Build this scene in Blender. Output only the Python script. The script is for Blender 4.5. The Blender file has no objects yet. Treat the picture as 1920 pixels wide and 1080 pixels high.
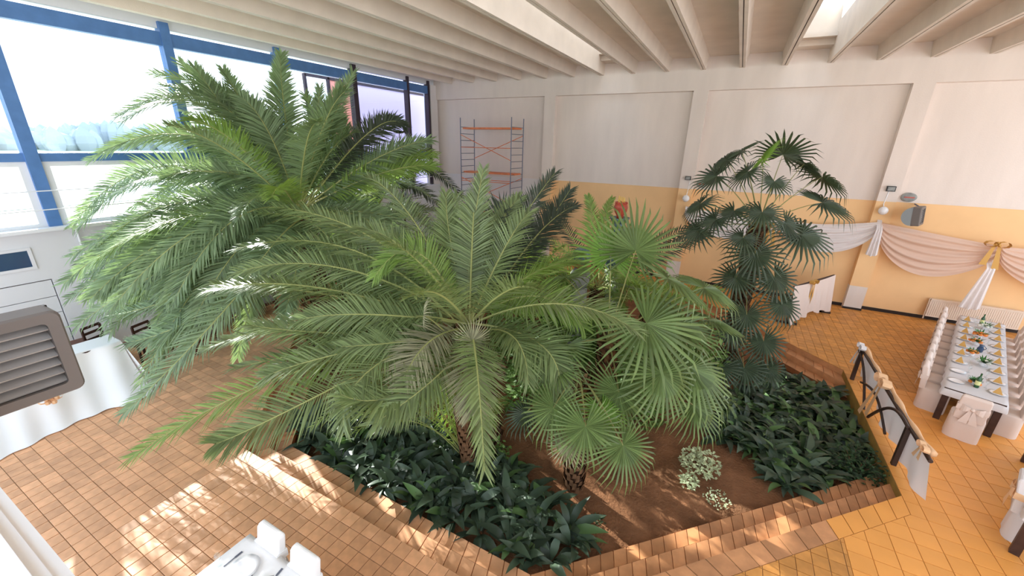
import bpy, bmesh, math, random
from mathutils import Vector as V, Matrix, noise
from mathutils.geometry import tessellate_polygon
random.seed(7)
sc = bpy.context.scene
COL = sc.collection
PI = math.pi
# ---------------------------------------------------------------- camera
H = 5.2; F = 760.0
RM = Matrix(((0.88172239, -0.17532599, 0.43797994), (0.47125906, 0.28418786, -0.83495638), (0.02192097, 0.94260175, 0.33319876)))
cam = bpy.data.cameras.new('camera'); cam.sensor_width = 36; cam.lens = 36*F/1920; cam.clip_end = 3000; cam.clip_start = .02
co = bpy.data.objects.new('camera', cam); COL.objects.link(co)
co.matrix_world = Matrix.Translation((0, 0, H)) @ RM.to_4x4(); sc.camera = co
# ---------------------------------------------------------------- light
w = bpy.data.worlds.new('sky'); sc.world = w; w.use_nodes = True
nt = w.node_tree; bg = nt.nodes['Background']
tc = nt.nodes.new('ShaderNodeTexCoord'); sx = nt.nodes.new('ShaderNodeSeparateXYZ'); cr = nt.nodes.new('ShaderNodeValToRGB')
nt.links.new(tc.outputs['Generated'], sx.inputs[0]); nt.links.new(sx.outputs['Z'], cr.inputs[0]); nt.links.new(cr.outputs[0], bg.inputs[0])
cr.color_ramp.elements[0].color = (.95, .97, 1, 1); cr.color_ramp.elements[0].position = 0
cr.color_ramp.elements[1].color = (.62, .80, 1, 1); cr.color_ramp.elements[1].position = .7
bg.inputs[1].default_value = 1.6
sun = bpy.data.lights.new('sun', 'SUN'); sun.energy = 9; sun.angle = .009; sun.color = (1, .94, .84)
so = bpy.data.objects.new('sun', sun); COL.objects.link(so)
SD = V((1, -.33, -.485)).normalized()
so.rotation_euler = SD.to_track_quat('-Z', 'Y').to_euler(); so.location = (-30, 12, 25)
vs = sc.view_settings; vs.view_transform = 'Standard'; vs.look = 'None'; vs.gamma = 1; vs.use_curve_mapping = False
vs.exposure = 0.76
# ---------------------------------------------------------------- pixel helpers (a pixel gives a direction; depth comes from floor, wall or plant)
def ray(px, py): return RM @ V(((px-960)/F, -(py-540)/F, -1))
O = V((0, 0, H))
def at(px, py, d): return O + ray(px, py)*d
def fl(px, py, z=0): r = ray(px, py); return O + r*((z-H)/r.z)
def ony(px, py, y): r = ray(px, py); return O + r*(y/r.y)
def onx(px, py, x): r = ray(px, py); return O + r*(x/r.x)
# ---------------------------------------------------------------- materials
MT = {}
def mat(name, col, rough=.6, spec=.3, var=0, vs_=4, trans=0, metal=0, bump=0, bs=40, rand=0, emit=0, col2=None, stretch=0):
    m = bpy.data.materials.new(name); m.use_nodes = True; n = m.node_tree; P = n.nodes['Principled BSDF']
    P.inputs['Roughness'].default_value = rough; P.inputs['Specular IOR Level'].default_value = spec; P.inputs['Metallic'].default_value = metal
    c = (*col, 1); P.inputs['Base Color'].default_value = c
    src = None
    if var or col2:
        t = n.nodes.new('ShaderNodeTexCoord'); nz = n.nodes.new('ShaderNodeTexNoise'); nz.inputs['Scale'].default_value = vs_; nz.inputs['Detail'].default_value = 5
        if stretch:
            mp = n.nodes.new('ShaderNodeMapping'); mp.inputs['Scale'].default_value = (1, 1, stretch); n.links.new(t.outputs['Object'], mp.inputs[0]); n.links.new(mp.outputs[0], nz.inputs['Vector'])
        else: n.links.new(t.outputs['Object'], nz.inputs['Vector'])
        r = n.nodes.new('ShaderNodeValToRGB'); a, b = r.color_ramp.elements
        a.position = .3; b.position = .72
        a.color = tuple(x*(1-var) for x in col)+(1,); b.color = (*(col2 if col2 else [min(1, x*(1+var)) for x in col]), 1)
        n.links.new(nz.outputs[0], r.inputs[0]); src = r.outputs[0]
    if rand:
        oi = n.nodes.new('ShaderNodeObjectInfo'); ge = n.nodes.new('ShaderNodeNewGeometry')
        ad = n.nodes.new('ShaderNodeMath'); ad.operation = 'ADD'; fr = n.nodes.new('ShaderNodeMath'); fr.operation = 'FRACT'
        n.links.new(oi.outputs['Random'], ad.inputs[0]); n.links.new(ge.outputs['Random Per Island'], ad.inputs[1]); n.links.new(ad.outputs[0], fr.inputs[0])
        mr = n.nodes.new('ShaderNodeMapRange'); mr.inputs['To Min'].default_value = 1-rand; mr.inputs['To Max'].default_value = 1+rand
        n.links.new(fr.outputs[0], mr.inputs['Value'])
        mx = n.nodes.new('ShaderNodeVectorMath'); mx.operation = 'SCALE'
        if src: n.links.new(src, mx.inputs[0])
        else: mx.inputs[0].default_value = col
        n.links.new(mr.outputs[0], mx.inputs['Scale']); src = mx.outputs[0]
    if src: n.links.new(src, P.inputs['Base Color'])
    if bump:
        t2 = n.nodes.new('ShaderNodeTexCoord'); n2 = n.nodes.new('ShaderNodeTexNoise'); n2.inputs['Scale'].default_value = bs; n2.inputs['Detail'].default_value = 6
        b2 = n.nodes.new('ShaderNodeBump'); b2.inputs['Strength'].default_value = bump; b2.inputs['Distance'].default_value = .03
        n.links.new(t2.outputs['Object'], n2.inputs['Vector']); n.links.new(n2.outputs[0], b2.inputs['Height']); n.links.new(b2.outputs[0], P.inputs['Normal'])
    if trans:
        tr = n.nodes.new('ShaderNodeBsdfTranslucent'); mxs = n.nodes.new('ShaderNodeMixShader'); mxs.inputs[0].default_value = trans
        tr.inputs[0].default_value = tuple(min(1, x*k) for x, k in zip(col, (1.5, 1.5, .8)))+(1,) if col[1] > col[0]*1.1 else c
        if src and col[1] <= col[0]*1.1: n.links.new(src, tr.inputs[0])
        o = n.nodes['Material Output']; n.links.new(P.outputs[0], mxs.inputs[1]); n.links.new(tr.outputs[0], mxs.inputs[2]); n.links.new(mxs.outputs[0], o.inputs[0])
    if emit: P.inputs['Emission Color'].default_value = c; P.inputs['Emission Strength'].default_value = emit
    MT[name] = m; return m
def glass(name, tint, refl=.08):
    m = bpy.data.materials.new(name); m.use_nodes = True; n = m.node_tree
    n.nodes.remove(n.nodes['Principled BSDF']); t = n.nodes.new('ShaderNodeBsdfTransparent'); g = n.nodes.new('ShaderNodeBsdfGlossy'); x = n.nodes.new('ShaderNodeMixShader')
    t.inputs[0].default_value = (*tint, 1); g.inputs['Roughness'].default_value = .02; x.inputs[0].default_value = refl
    n.links.new(t.outputs[0], x.inputs[1]); n.links.new(g.outputs[0], x.inputs[2]); n.links.new(x.outputs[0], n.nodes['Material Output'].inputs[0]); MT[name] = m; return m
mat('plaster', (.80, .705, .64), .85, .1, var=.045, vs_=2.2, bump=.15, bs=30, stretch=.22)
mat('orange_paint', (.90, .58, .30), .8, .15, var=.05, vs_=1.0)
mat('wall_white', (.80, .76, .75), .85, .1, var=.06, vs_=.9)
mat('concrete_white', (.76, .67, .58), .85, .1, var=.06, vs_=1.5, bump=.2, bs=60)
mat('slit', (.12, .1, .09), .9)
mat('frame_hazed', (.085, .20, .46), .45, .4, var=.1)  # blue lens-flare haze put into the frame colour
mat('frame_plum', (.05, .035, .05), .5, .3)
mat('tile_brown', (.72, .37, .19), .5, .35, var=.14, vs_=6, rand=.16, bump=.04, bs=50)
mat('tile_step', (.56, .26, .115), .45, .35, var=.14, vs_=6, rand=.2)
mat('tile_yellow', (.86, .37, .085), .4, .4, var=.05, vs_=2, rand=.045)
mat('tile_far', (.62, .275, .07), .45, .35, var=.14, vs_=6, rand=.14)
mat('grout', (.34, .21, .12), .9, .1)
mat('grout_yellow', (.45, .22, .06), .9, .1)
mat('bed_wall', (.42, .25, .07), .8, .1, var=.15, vs_=4)
mat('soil', (.215, .10, .05), .95, .05, var=.35, vs_=2.2, bump=.9, bs=22)
mat('baseboard', (.03, .022, .02), .5)
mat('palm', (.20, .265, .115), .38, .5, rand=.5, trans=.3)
mat('palm_hazed', (.22, .31, .18), .38, .5, rand=.5, trans=.38)  # paler than palm: sunlight and haze put into the leaf colour
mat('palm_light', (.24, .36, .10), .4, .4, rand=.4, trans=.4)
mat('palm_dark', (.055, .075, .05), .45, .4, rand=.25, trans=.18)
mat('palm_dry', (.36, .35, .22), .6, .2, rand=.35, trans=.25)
mat('fan', (.15, .22, .075), .4, .45, rand=.35, trans=.28)
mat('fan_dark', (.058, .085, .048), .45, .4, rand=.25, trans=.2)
mat('fan_light', (.20, .36, .08), .45, .4, rand=.15, trans=.45)
mat('rachis', (.34, .36, .13), .5, .3)
mat('petiole', (.30, .30, .11), .5, .3)
mat('trunk', (.10, .055, .035), .95, .05, var=.5, vs_=14, bump=1, bs=30)
mat('boot', (.16, .085, .045), .95, .05, var=.4, vs_=9)
mat('aspid', (.055, .085, .05), .42, .45, rand=.5, trans=.1)
mat('aspid_light', (.10, .18, .06), .42, .45, rand=.4, trans=.15)
mat('varieg', (.55, .60, .36), .5, .3, rand=.25, trans=.2)
mat('ivy', (.025, .06, .02), .45, .4, rand=.4)
mat('undergreen', (.17, .28, .08), .5, .3, rand=.4, trans=.3)
mat('cloth', (.86, .82, .82), .8, .15, trans=.2)
mat('sheer', (.80, .60, .49), .8, .1, trans=.25)
mat('cloth_bright', (.88, .87, .87), .8, .15)
mat('cover', (.76, .63, .56), .7, .2)
mat('peach', (.88, .56, .32), .6, .3, trans=.15)
mat('gold', (.62, .34, .08), .5, .4)
mat('wood_dark', (.055, .025, .018), .45, .4, var=.3, vs_=8)
mat('wood_red', (.14, .05, .03), .45, .4, var=.3, vs_=8)
mat('rail', (.05, .028, .022), .5, .4)
mat('grey_uph', (.27, .25, .27), .85, .1, var=.1, vs_=8)
mat('heater', (.17, .15, .14), .55, .4)
mat('louvre', (.36, .34, .33), .5, .4)
mat('heater_blue', (.30, .34, .36), .4, .4)
mat('radiator', (.80, .66, .54), .45, .4)
mat('steel', (.14, .15, .20), .4, .5, metal=.3)
mat('orange_metal', (.75, .22, .09), .5, .3, var=.15, vs_=6)
mat('white_gloss', (.88, .88, .9), .2, .5)
mat('white_panel', (.76, .78, .82), .6, .3)
mat('dark_glass', (.04, .08, .16), .1, .6)
mat('ceramic_blue', (.10, .17, .18), .3, .5, var=.3, vs_=9)
mat('ceramic_red', (.45, .07, .04), .35, .5, var=.2, vs_=9)
mat('terracotta', (.50, .21, .10), .8, .2, var=.15)
mat('stone_grey', (.30, .31, .30), .8, .2, var=.25, vs_=10)
mat('yellow', (.85, .55, .10), .5)
mat('bottle', (.02, .09, .03), .15, .6)
mat('bottle_label', (.75, .75, .35), .6)
mat('flower_orange', (.90, .28, .06), .6)
mat('flower_white', (.85, .84, .76), .6)
mat('greenery', (.05, .17, .04), .5)
mat('black', (.02, .02, .02), .5)
mat('field', (.62, .66, .50), .95, .05, var=.15, vs_=.03)
mat('far_tree_hazed', (.50, .55, .60), .95, .05, rand=.15)  # distance haze put into the pale tree colour
mat('pave', (.72, .72, .72), .95, .05)
mat('milky', (.62, .58, .74), .6, .2, trans=.5)
mat('pinkish', (.72, .45, .42), .6, .2, trans=.45)
glass('pane', (.93, .97, 1.0), .05); glass('clear', (.95, .97, .97), .12)
# ---------------------------------------------------------------- mesh building
class MB:
    def __init__(s): s.v = []; s.f = []
    def add(s, vs_, fs):
        n = len(s.v); s.v += [tuple(p) for p in vs_]; s.f += [tuple(i+n for i in f) for f in fs]; return s
    def box(s, lo, hi, M=None):
        x0, y0, z0 = lo; x1, y1, z1 = hi
        vv = [V(p) for p in ((x0,y0,z0),(x1,y0,z0),(x1,y1,z0),(x0,y1,z0),(x0,y0,z1),(x1,y0,z1),(x1,y1,z1),(x0,y1,z1))]
        if M: vv = [M @ p for p in vv]
        return s.add(vv, [(3,2,1,0),(4,5,6,7),(0,1,5,4),(1,2,6,5),(2,3,7,6),(3,0,4,7)])
    def prism(s, poly, z0, z1):
        n = len(poly); b = [(p[0], p[1], z0) for p in poly]; t = [(p[0], p[1], z1) for p in poly]
        return s.add(b+t, [tuple(range(n-1, -1, -1)), tuple(range(n, 2*n))]+[(i, (i+1) % n, n+(i+1) % n, n+i) for i in range(n)])
    def tube(s, pts, rad, n=6, cap=True):
        pts = [V(p) for p in pts]; m = len(pts)
        if not hasattr(rad, '__len__'): rad = [rad]*m
        vv = []; a = None
        for i, p in enumerate(pts):
            t = (pts[min(i+1, m-1)]-pts[max(i-1, 0)]).normalized()
            if a is None: a = t.orthogonal().normalized()
            a = (a-t*a.dot(t)); a = a.normalized() if a.length > 1e-5 else t.orthogonal().normalized()
            b = t.cross(a)
            for k in range(n): q = 2*PI*k/n; vv.append(p+(a*math.cos(q)+b*math.sin(q))*rad[i])
        ff = [(i*n+k, i*n+(k+1) % n, (i+1)*n+(k+1) % n, (i+1)*n+k) for i in range(m-1) for k in range(n)]
        if cap: ff += [tuple(range(n-1, -1, -1)), tuple(range((m-1)*n, m*n))]
        return s.add(vv, ff)
    def lathe(s, prof, c=(0, 0, 0), n=20):
        vv = []; m = len(prof)
        for r, z in prof:
            for k in range(n): q = 2*PI*k/n; vv.append((c[0]+r*math.cos(q), c[1]+r*math.sin(q), c[2]+z))
        return s.add(vv, [(i*n+k, i*n+(k+1) % n, (i+1)*n+(k+1) % n, (i+1)*n+k) for i in range(m-1) for k in range(n)]+[tuple(range(n-1, -1, -1)), tuple(range((m-1)*n, m*n))])
    def ball(s, c, r, n=8, sz=1):
        m = n//2+1
        prof = [(max(.001, r*math.sin(PI*i/(m))), -r*sz*math.cos(PI*i/(m))) for i in range(m+1)]
        return s.lathe(prof, c, n)
    def grid(s, fn, nu, nv):
        vv = [fn(i/nu, j/nv) for j in range(nv+1) for i in range(nu+1)]
        return s.add(vv, [(j*(nu+1)+i, j*(nu+1)+i+1, (j+1)*(nu+1)+i+1, (j+1)*(nu+1)+i) for j in range(nv) for i in range(nu)])
    def mesh(s, name, m, off=None, smooth=False):
        me = bpy.data.meshes.new(name)
        me.from_pydata([(x-off[0], y-off[1], z-off[2]) for x, y, z in s.v] if off else s.v, [], s.f)
        me.materials.append(MT[m])
        if smooth: me.polygons.foreach_set('use_smooth', [True]*len(me.polygons))
        me.update(); return me
    def obj(s, name, m, parent=None, smooth=False, local=False):
        off = None
        if parent is not None and not local:
            off = V((0, 0, 0)); p = parent
            while p is not None: off = off+p.location; p = p.parent
        o = bpy.data.objects.new(name, s.mesh(name, m, off, smooth)); COL.objects.link(o); o.parent = parent; return o
def inst(name, me, parent, M=None):
    o = bpy.data.objects.new(name, me); COL.objects.link(o); o.parent = parent
    if M is not None: o.matrix_local = M
    return o
def tag(o, label=None, cat=None, group=None, kind=None):
    for k, x in (('label', label), ('category', cat), ('group', group), ('kind', kind)):
        if x: o[k] = x
    return o
def thing(name, label, cat, loc, group=None, rz=0):
    o = bpy.data.objects.new(name, None); o.empty_display_size = .1; COL.objects.link(o); o.location = loc; o.rotation_euler = (0, 0, rz)
    return tag(o, label, cat, group)
def copy_tree(o, parent=None):
    c = o.copy(); COL.objects.link(c); c.parent = parent
    for ch in o.children: copy_tree(ch, c)
    return c
def struct(o): o['kind'] = 'structure'; return o
def lerp(a, b, t): return a+(b-a)*t
# ================================================================ SETTING
XW, YW = -13.64, 17.6
XR, YN = 11.5, -1.5
OCT = [(-6.83, 2.97), (-1.24, 2.97), (3.27, 7.48), (3.27, 11.95), (-1.24, 16.46), (-6.83, 16.46), (-11.3, 11.95), (-11.3, 7.44)]
STEPPED = [True, True, False, True, False, False, False, True]
def offpoly(d, flags=STEPPED):
    n = len(OCT); L = []
    for i in range(n):
        a, b = V(OCT[i]), V(OCT[(i+1) % n]); t = (b-a).normalized(); nn = V((-t.y, t.x)); dd = d if flags[i] else 0
        L.append((a+nn*dd, t))
    out = []
    for i in range(n):
        p, t = L[i-1]; q, u = L[i]; den = t.x*u.y-t.y*u.x
        s = ((q.x-p.x)*u.y-(q.y-p.y)*u.x)/den; out.append(p+t*s)
    return out
def edge_d(p, i, poly):   # signed distance, positive = outside
    a, b = poly[i], poly[(i+1) % len(poly)]; tx, ty = b[0]-a[0], b[1]-a[1]; l = math.hypot(tx, ty)
    return ((p[0]-a[0])*ty-(p[1]-a[1])*tx)/l
def clip(poly, fn):
    out = []
    for i in range(len(poly)):
        a, b = poly[i], poly[(i+1) % len(poly)]; da, db = fn(a), fn(b)
        if da >= 0: out.append(a)
        if (da >= 0) != (db >= 0): t = da/(da-db); out.append((a[0]+(b[0]-a[0])*t, a[1]+(b[1]-a[1])*t))
    return out
BORD = [False, True, False, False, False, False, False, False]
HOLE = offpoly(-.29, BORD)     # floor tiles stop at a border row along the front-right edge
def in_frame(x, y, z=0):
    q = RM.transposed() @ (V((x, y, z))-O)
    if q.z > -.2: return False, 0
    px, py = 960+q.x/-q.z*F, 540-q.y/-q.z*F
    return (-20 < px < 1940 and -20 < py < 1100), -q.z
def floor_slab(name, outer, m, z, hole=None):
    loops = [[V((*p, 0)) for p in outer]]
    if hole: loops.append([V((p[0], p[1], 0)) for p in hole])
    tri = tessellate_polygon(loops); pts = [p for l in loops for p in l]
    mb = MB(); mb.add([(p.x, p.y, z) for p in pts], [t if (pts[t[1]]-pts[t[0]]).cross(pts[t[2]]-pts[t[0]]).z > 0 else t[::-1] for t in tri])
    return struct(mb.obj(name, m))
fl_main = floor_slab('floor', [(XW-.2, YN), (XR, YN), (XR, YW+.2), (XW-.2, YW+.2)], 'grout', -.012, OCT)
fl_main['label'] = 'brown terracotta tile floor around the sunken planting bed'
def tile_mesh(w, name, m, g=.004, h=.012, bev=.004):
    mb = MB(); a = w/2-g; b = a-bev
    vv = [(sx_*a, sy*a, -h) for sx_, sy in ((-1,-1),(1,-1),(1,1),(-1,1))]+[(sx_*a, sy*a, -bev*.6) for sx_, sy in ((-1,-1),(1,-1),(1,1),(-1,1))]+[(sx_*b, sy*b, 0) for sx_, sy in ((-1,-1),(1,-1),(1,1),(-1,1))]
    mb.add(vv, [(8,9,10,11)]+[(i, (i+1) % 4, 4+(i+1) % 4, 4+i) for i in range(4)]+[(4+i, 4+(i+1) % 4, 8+(i+1) % 4, 8+i) for i in range(4)])
    return mb.mesh(name, m)
def tile_field(parent, w, x0, x1, y0, y1, m, nobj, ox=0, oy=0, keep=None):
    me = tile_mesh(w, 'tile', m); full = []; rest = MB()
    i0, i1 = math.floor((x0-ox)/w), math.ceil((x1-ox)/w); j0, j1 = math.floor((y0-oy)/w), math.ceil((y1-oy)/w)
    g = .004
    for i in range(i0, i1):
        for j in range(j0, j1):
            ax, ay = max(ox+i*w, x0), max(oy+j*w, y0); bx, by = min(ox+(i+1)*w, x1), min(oy+(j+1)*w, y1)
            if bx-ax < .02 or by-ay < .02: continue
            cx, cy = (ax+bx)/2, (ay+by)/2
            if keep and not keep(cx, cy): continue
            q = [(ax+g, ay+g), (bx-g, ay+g), (bx-g, by-g), (ax+g, by-g)]
            ds = [[edge_d(p, k, HOLE) for p in q] for k in range(8)]
            whole = any(min(d) >= 0 for d in ds)
            if not whole:
                k = max(range(8), key=lambda k: sum(ds[k]))
                if max(ds[k]) <= 0.01: continue
                q = clip(q, lambda p: edge_d(p, k, HOLE)-.004)
                if len(q) < 3: continue
            infr, dep = in_frame(cx, cy)
            if whole and abs(bx-ax-w) < 1e-4 and abs(by-ay-w) < 1e-4 and infr: full.append((dep, cx, cy, q))
            else: rest.prism(q, -.012, 0)
    full.sort()
    for dep, cx, cy, q in full[:nobj]:
        inst('tile', me, parent, Matrix.Translation((cx, cy, random.uniform(-.0012, .0006))))
    for dep, cx, cy, q in full[nobj:]: rest.prism(q, -.012, random.uniform(-.0012, .0006))
    o = rest.obj('tile_field', m, parent); o['kind'] = 'stuff'
YB0, YB1 = 2.27, 11.5
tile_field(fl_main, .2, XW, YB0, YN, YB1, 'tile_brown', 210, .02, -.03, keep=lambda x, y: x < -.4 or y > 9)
tile_field(fl_main, .2, XW, YB0, YN, YB1, 'tile_far', 70, .02, -.03, keep=lambda x, y: x >= -.4 and y <= 9)  # one floor in two browns: left-side haze put into the tile colour
fl_far = tag(MB().box((XW, YB1, -.03), (XW+.01, YB1+.01, -.02)).obj('floor', 'grout'), kind='structure')
bpy.data.objects.remove(fl_far)
# far floor beyond the yellow field, darker brown
far = MB().add([(YB0+1.05, YB1, -.011), (XR, YB1, -.011), (XR, YW, -.011), (YB0+1.05, YW, -.011)], [(0, 1, 2, 3)]).obj('floor', 'grout'); struct(far)
far['label'] = 'darker brown tile floor in front of the orange wall'
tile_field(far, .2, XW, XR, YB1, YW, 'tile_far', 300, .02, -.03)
ye = MB().add([(YB0, YN, -.0105), (XR, YN, -.0105), (XR, YB1, -.0105), (3.275, YB1, -.0105), (3.275, 7.49, -.0105), (YB0, 6.48, -.0105)], [(0, 1, 2, 3, 4, 5)]).obj('floor', 'grout_yellow'); struct(ye)
ye['label'] = 'golden yellow square tile floor beside the draped handrail'
tile_field(ye, .3, YB0, XR, YN, YB1, 'tile_yellow', 300, 2.56, 5.86)
# border row along the front-right edge of the bed
def strip_tiles(parent, a0, a1, b0, b1, z, w, m, name='tile', gap=.004, th=.02, rng=(0, 1)):
    """tiles between edge a0-a1 and edge b0-b1 (2D), tops at z"""
    a0, a1, b0, b1 = V(a0), V(a1), V(b0), V(b1); L = ((a1-a0).length+(b1-b0).length)/2; n = max(1, round(L/w)); e = gap/L*1.2
    for i in range(n):
        t0, t1 = i/n+e, (i+1)/n-e
        if (t0+t1)/2 < rng[0] or (t0+t1)/2 > rng[1]: continue
        q = [a0.lerp(a1, t0), a0.lerp(a1, t1), b0.lerp(b1, t1), b0.lerp(b1, t0)]
        c = (q[0]+q[1]+q[2]+q[3])/4; q = [c+(p-c)*(1-gap/.2) for p in q]
        area = sum(q[k].x*q[(k+1) % 4].y-q[(k+1) % 4].x*q[k].y for k in range(4))
        if area < 0: q = q[::-1]
        MB().prism(q, z-th, z).obj(name, m, parent)
dq = V((1, 1)).normalized(); nq = V((1, -1)).normalized()
e0, e1 = V(OCT[1]), V(OCT[2]); f0, f1 = V(HOLE[1]), V(HOLE[2])
ts = .74
strip_tiles(ye, e0.lerp(e1, ts), e1, f0.lerp(f1, ts), f1, 0, .3, 'tile_yellow', th=.011)
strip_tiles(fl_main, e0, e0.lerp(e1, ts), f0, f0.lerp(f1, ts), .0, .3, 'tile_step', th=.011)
# steps down into the bed
steps = MB(); W1 = .32
polys = [offpoly(W1*k) for k in range(4)]
n8 = 8
for k in range(3):
    po = polys[k]; pi = polys[k+1]; z0 = -.15*k-(.012 if k == 0 else 0.0); z1 = -.15*(k+1)
    for i in range(n8):
        j = (i+1) % n8
        if not STEPPED[i]: continue
        steps.add([(*po[i], z0), (*po[j], z0), (*po[j], z1-.02), (*po[i], z1-.02)], [(0, 1, 2, 3)])
        if k < 2: steps.add([(*po[i], z1-.02), (*po[j], z1-.02), (*pi[j], z1-.02), (*pi[i], z1-.02)], [(0, 1, 2, 3)])
    if k == 2:
        for i in range(n8):
            j = (i+1) % n8
            if STEPPED[i]: steps.add([(*po[i], z0), (*po[j], z0), (*po[j], -.8), (*po[i], -.8)], [(0, 1, 2, 3)])
st = steps.obj('trim_1', 'tile_step'); struct(st); st['label'] = 'tiled steps leading down into the planting bed'
for k in (1, 2):
    po, pi = polys[k-1], polys[k]
    for i in range(n8):
        if STEPPED[i]:
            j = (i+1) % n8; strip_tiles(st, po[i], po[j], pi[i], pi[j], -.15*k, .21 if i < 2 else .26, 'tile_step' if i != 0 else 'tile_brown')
bw = MB()
for i in range(n8):
    if not STEPPED[i]:
        a, b = OCT[i], OCT[(i+1) % n8]; bw.add([(*a, -.011), (*b, -.011), (*b, -.9), (*a, -.9)], [(0, 1, 2, 3)])
b = bw.obj('trim_2', 'bed_wall'); struct(b)
# soil
INN = offpoly(.25)
def soil_z(x, y):
    c = math.exp(-((x+3.5)**2+(y-9.5)**2)/22)
    return -.47+.14*c+.05*noise.noise((x*.9, y*.9, 3))+.022*noise.noise((x*3.5, y*3.5, 1))
s = MB(); N = .13; idx = {}
for i in range(0, int(15/N)):
    for j in range(0, int(14/N)):
        x, y = -11.5+i*N, 2.8+j*N
        if max(edge_d((x+N/2, y+N/2), k, INN) for k in range(8)) > .02: continue
        q = []
        for a, b_ in ((i, j), (i+1, j), (i+1, j+1), (i, j+1)):
            if (a, b_) not in idx:
                xx, yy = -11.5+a*N, 2.8+b_*N; idx[(a, b_)] = len(s.v); s.v.append((xx, yy, soil_z(xx, yy)))
            q.append(idx[(a, b_)])
        s.f.append(tuple(q))
so_ = s.obj('soil_bed', 'soil', smooth=True); tag(so_, 'reddish brown soil in the sunken planting bed', 'soil', kind='stuff')
# far wall
fw = MB(); fw.box((XW-.3, YW, 3.74), (XR, YW+.3, 8.5)); wf = struct(fw.obj('wall_back', 'plaster'))
cols = [-13.9, -7.5, -1.62, 4.42, 10.4]
MB().box((-7.75, YW-.001, 0), (XR, YW+.3, 3.74)).obj('painted_band', 'orange_paint', wf)
MB().box((XW-.3, YW-.001, 0), (-7.75, YW+.3, 3.74)).obj('painted_band', 'wall_white', wf)
MB().box((XW-.3, YW-.25, 7.18), (XR, YW, 8.5)).obj('lintel', 'plaster', wf)
for c in cols[1:]:
    pw = .25
    p = MB().box((c-pw, YW-.25, 3.74), (c+pw, YW, 7.18)).obj('pilaster', 'plaster', wf)
    MB().box((c-pw, YW-.25, .85), (c+pw, YW, 3.74)).obj('pilaster_band', 'orange_paint', p)
    MB().box((c-pw, YW-.25, 0), (c+pw, YW, .85)).obj('pilaster_foot', 'plaster', p)
MB().box((-7.25, YW-.012, 3.73), (XR, YW, 3.76)).obj('dado_line', 'plaster', wf)
bb = MB()
bb.box((XW, YW-.02, 0), (XR, YW, .11))
for c in cols[1:]: bb.box((c-.27, YW-.27, 0), (c+.27, YW-.25, .07))
struct(bb.obj('baseboard_back', 'baseboard'))
# left (window) wall
lw = MB(); lw.box((XW-.3, YN, -.02), (XW, 1.6, 3.2)); lw.box((XW-.3, 2.9, -.02), (XW, YW, 3.2)); lw.box((XW-.3, 1.6, 2.02), (XW, 2.9, 3.2)); lw.box((XW-.3, 16.95, 3.2), (XW, YW, 8.5)); lw.box((XW-.3, YN, 7.8), (XW, 16.95, 8.5))
wl = struct(lw.obj('wall_left', 'white_panel'))
MB().box((XW-.05, YN, 3.14), (XW+.28, 16.95, 3.21)).obj('window_sill', 'white_panel', wl)
MB().box((XW-.02, 16.95, 3.2), (XW+.12, 17.45, 7.8)).obj('pier_face', 'wall_white', wl)
MB().tube([(XW+.08, 3.55, 0), (XW+.08, 3.55, 3.14)], .025, 8).obj('pipe', 'white_panel', wl)
hw = struct(MB().box((XW-.02, 1.2, 2.37), (XW+.012, 2.68, 2.74)).obj('window_1', 'dark_glass'))
h2 = MB(); h2.box((XW, 1.14, 2.31), (XW+.03, 2.74, 2.37)); h2.box((XW, 1.14, 2.74), (XW+.03, 2.74, 2.80)); h2.box((XW, 2.68, 2.37), (XW+.03, 2.74, 2.74)); h2.box((XW, 1.14, 2.37), (XW+.03, 1.2, 2.74)); h2.obj('window_frame', 'white_panel', hw)
dr = struct(MB().box((XW-.1, 1.6, 0), (XW-.07, 2.9, 2.02)).obj('door_1', 'slit'))
for k in range(5): MB().box((XW-.08, 1.62, .01+k*.4), (XW-.02, 2.88, .395+k*.4)).obj('plank', 'white_panel', dr)
MB().box((XW-.02, 1.7, .98), (XW+.05, 1.85, 1.02)).obj('door_handle', 'steel', dr)
ys = [.2, 3.25, 6.35, 9.4, 12.43, 15.45, 16.87]
win = struct(MB().box((XW-.12, YN, 7.40), (XW+.06, 16.95, 7.72)).obj('window_2', 'frame_hazed'))
MB().box((XW-.1, YN, 4.62), (XW+.05, 16.95, 4.80)).obj('transom', 'frame_hazed', win)
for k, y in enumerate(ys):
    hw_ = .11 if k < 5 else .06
    MB().box((XW-.15, y-hw_, 3.2), (XW+.09, y+hw_, 7.95)).obj('mullion', 'frame_hazed' if k < 4 else 'frame_plum', win)  # left mullions carry the haze tint, the others their own dark paint
for k in range(len(ys)-1):
    a, b_ = ys[k]+.11, ys[k+1]-.11
    MB().box((XW-.03, a, 4.8), (XW-.02, b_, 7.4)).obj('pane', 'pane', win)
    sa = MB(); z0, z1 = 3.21, 4.62; t = .13
    sa.box((XW-.06, a, z0), (XW+.02, a+t, z1)); sa.box((XW-.06, b_-t, z0), (XW+.02, b_, z1)); sa.box((XW-.06, a+t, z1-t*.8), (XW+.02, b_-t, z1)); sa.box((XW-.06, a+t, z0), (XW+.02, b_-t, z0+t*.6))
    sash = sa.obj('sash', 'white_panel', win); MB().box((XW-.03, a+t, z0+t*.6), (XW-.02, b_-t, z1-t*.8)).obj('pane', 'pane', sash)
for z in (3.63, 4.03):
    tag(MB().tube([(-13.2, YN, z), (-13.2, 16.9, z)], .012, 6).obj('window_guard_rail', 'white_panel'), 'thin %s white rail running along the big window' % ('lower' if z < 4 else 'upper'), 'rail')
for k, y in enumerate(ys[:-1]):   # brackets that hold the guard rails
    pass
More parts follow.
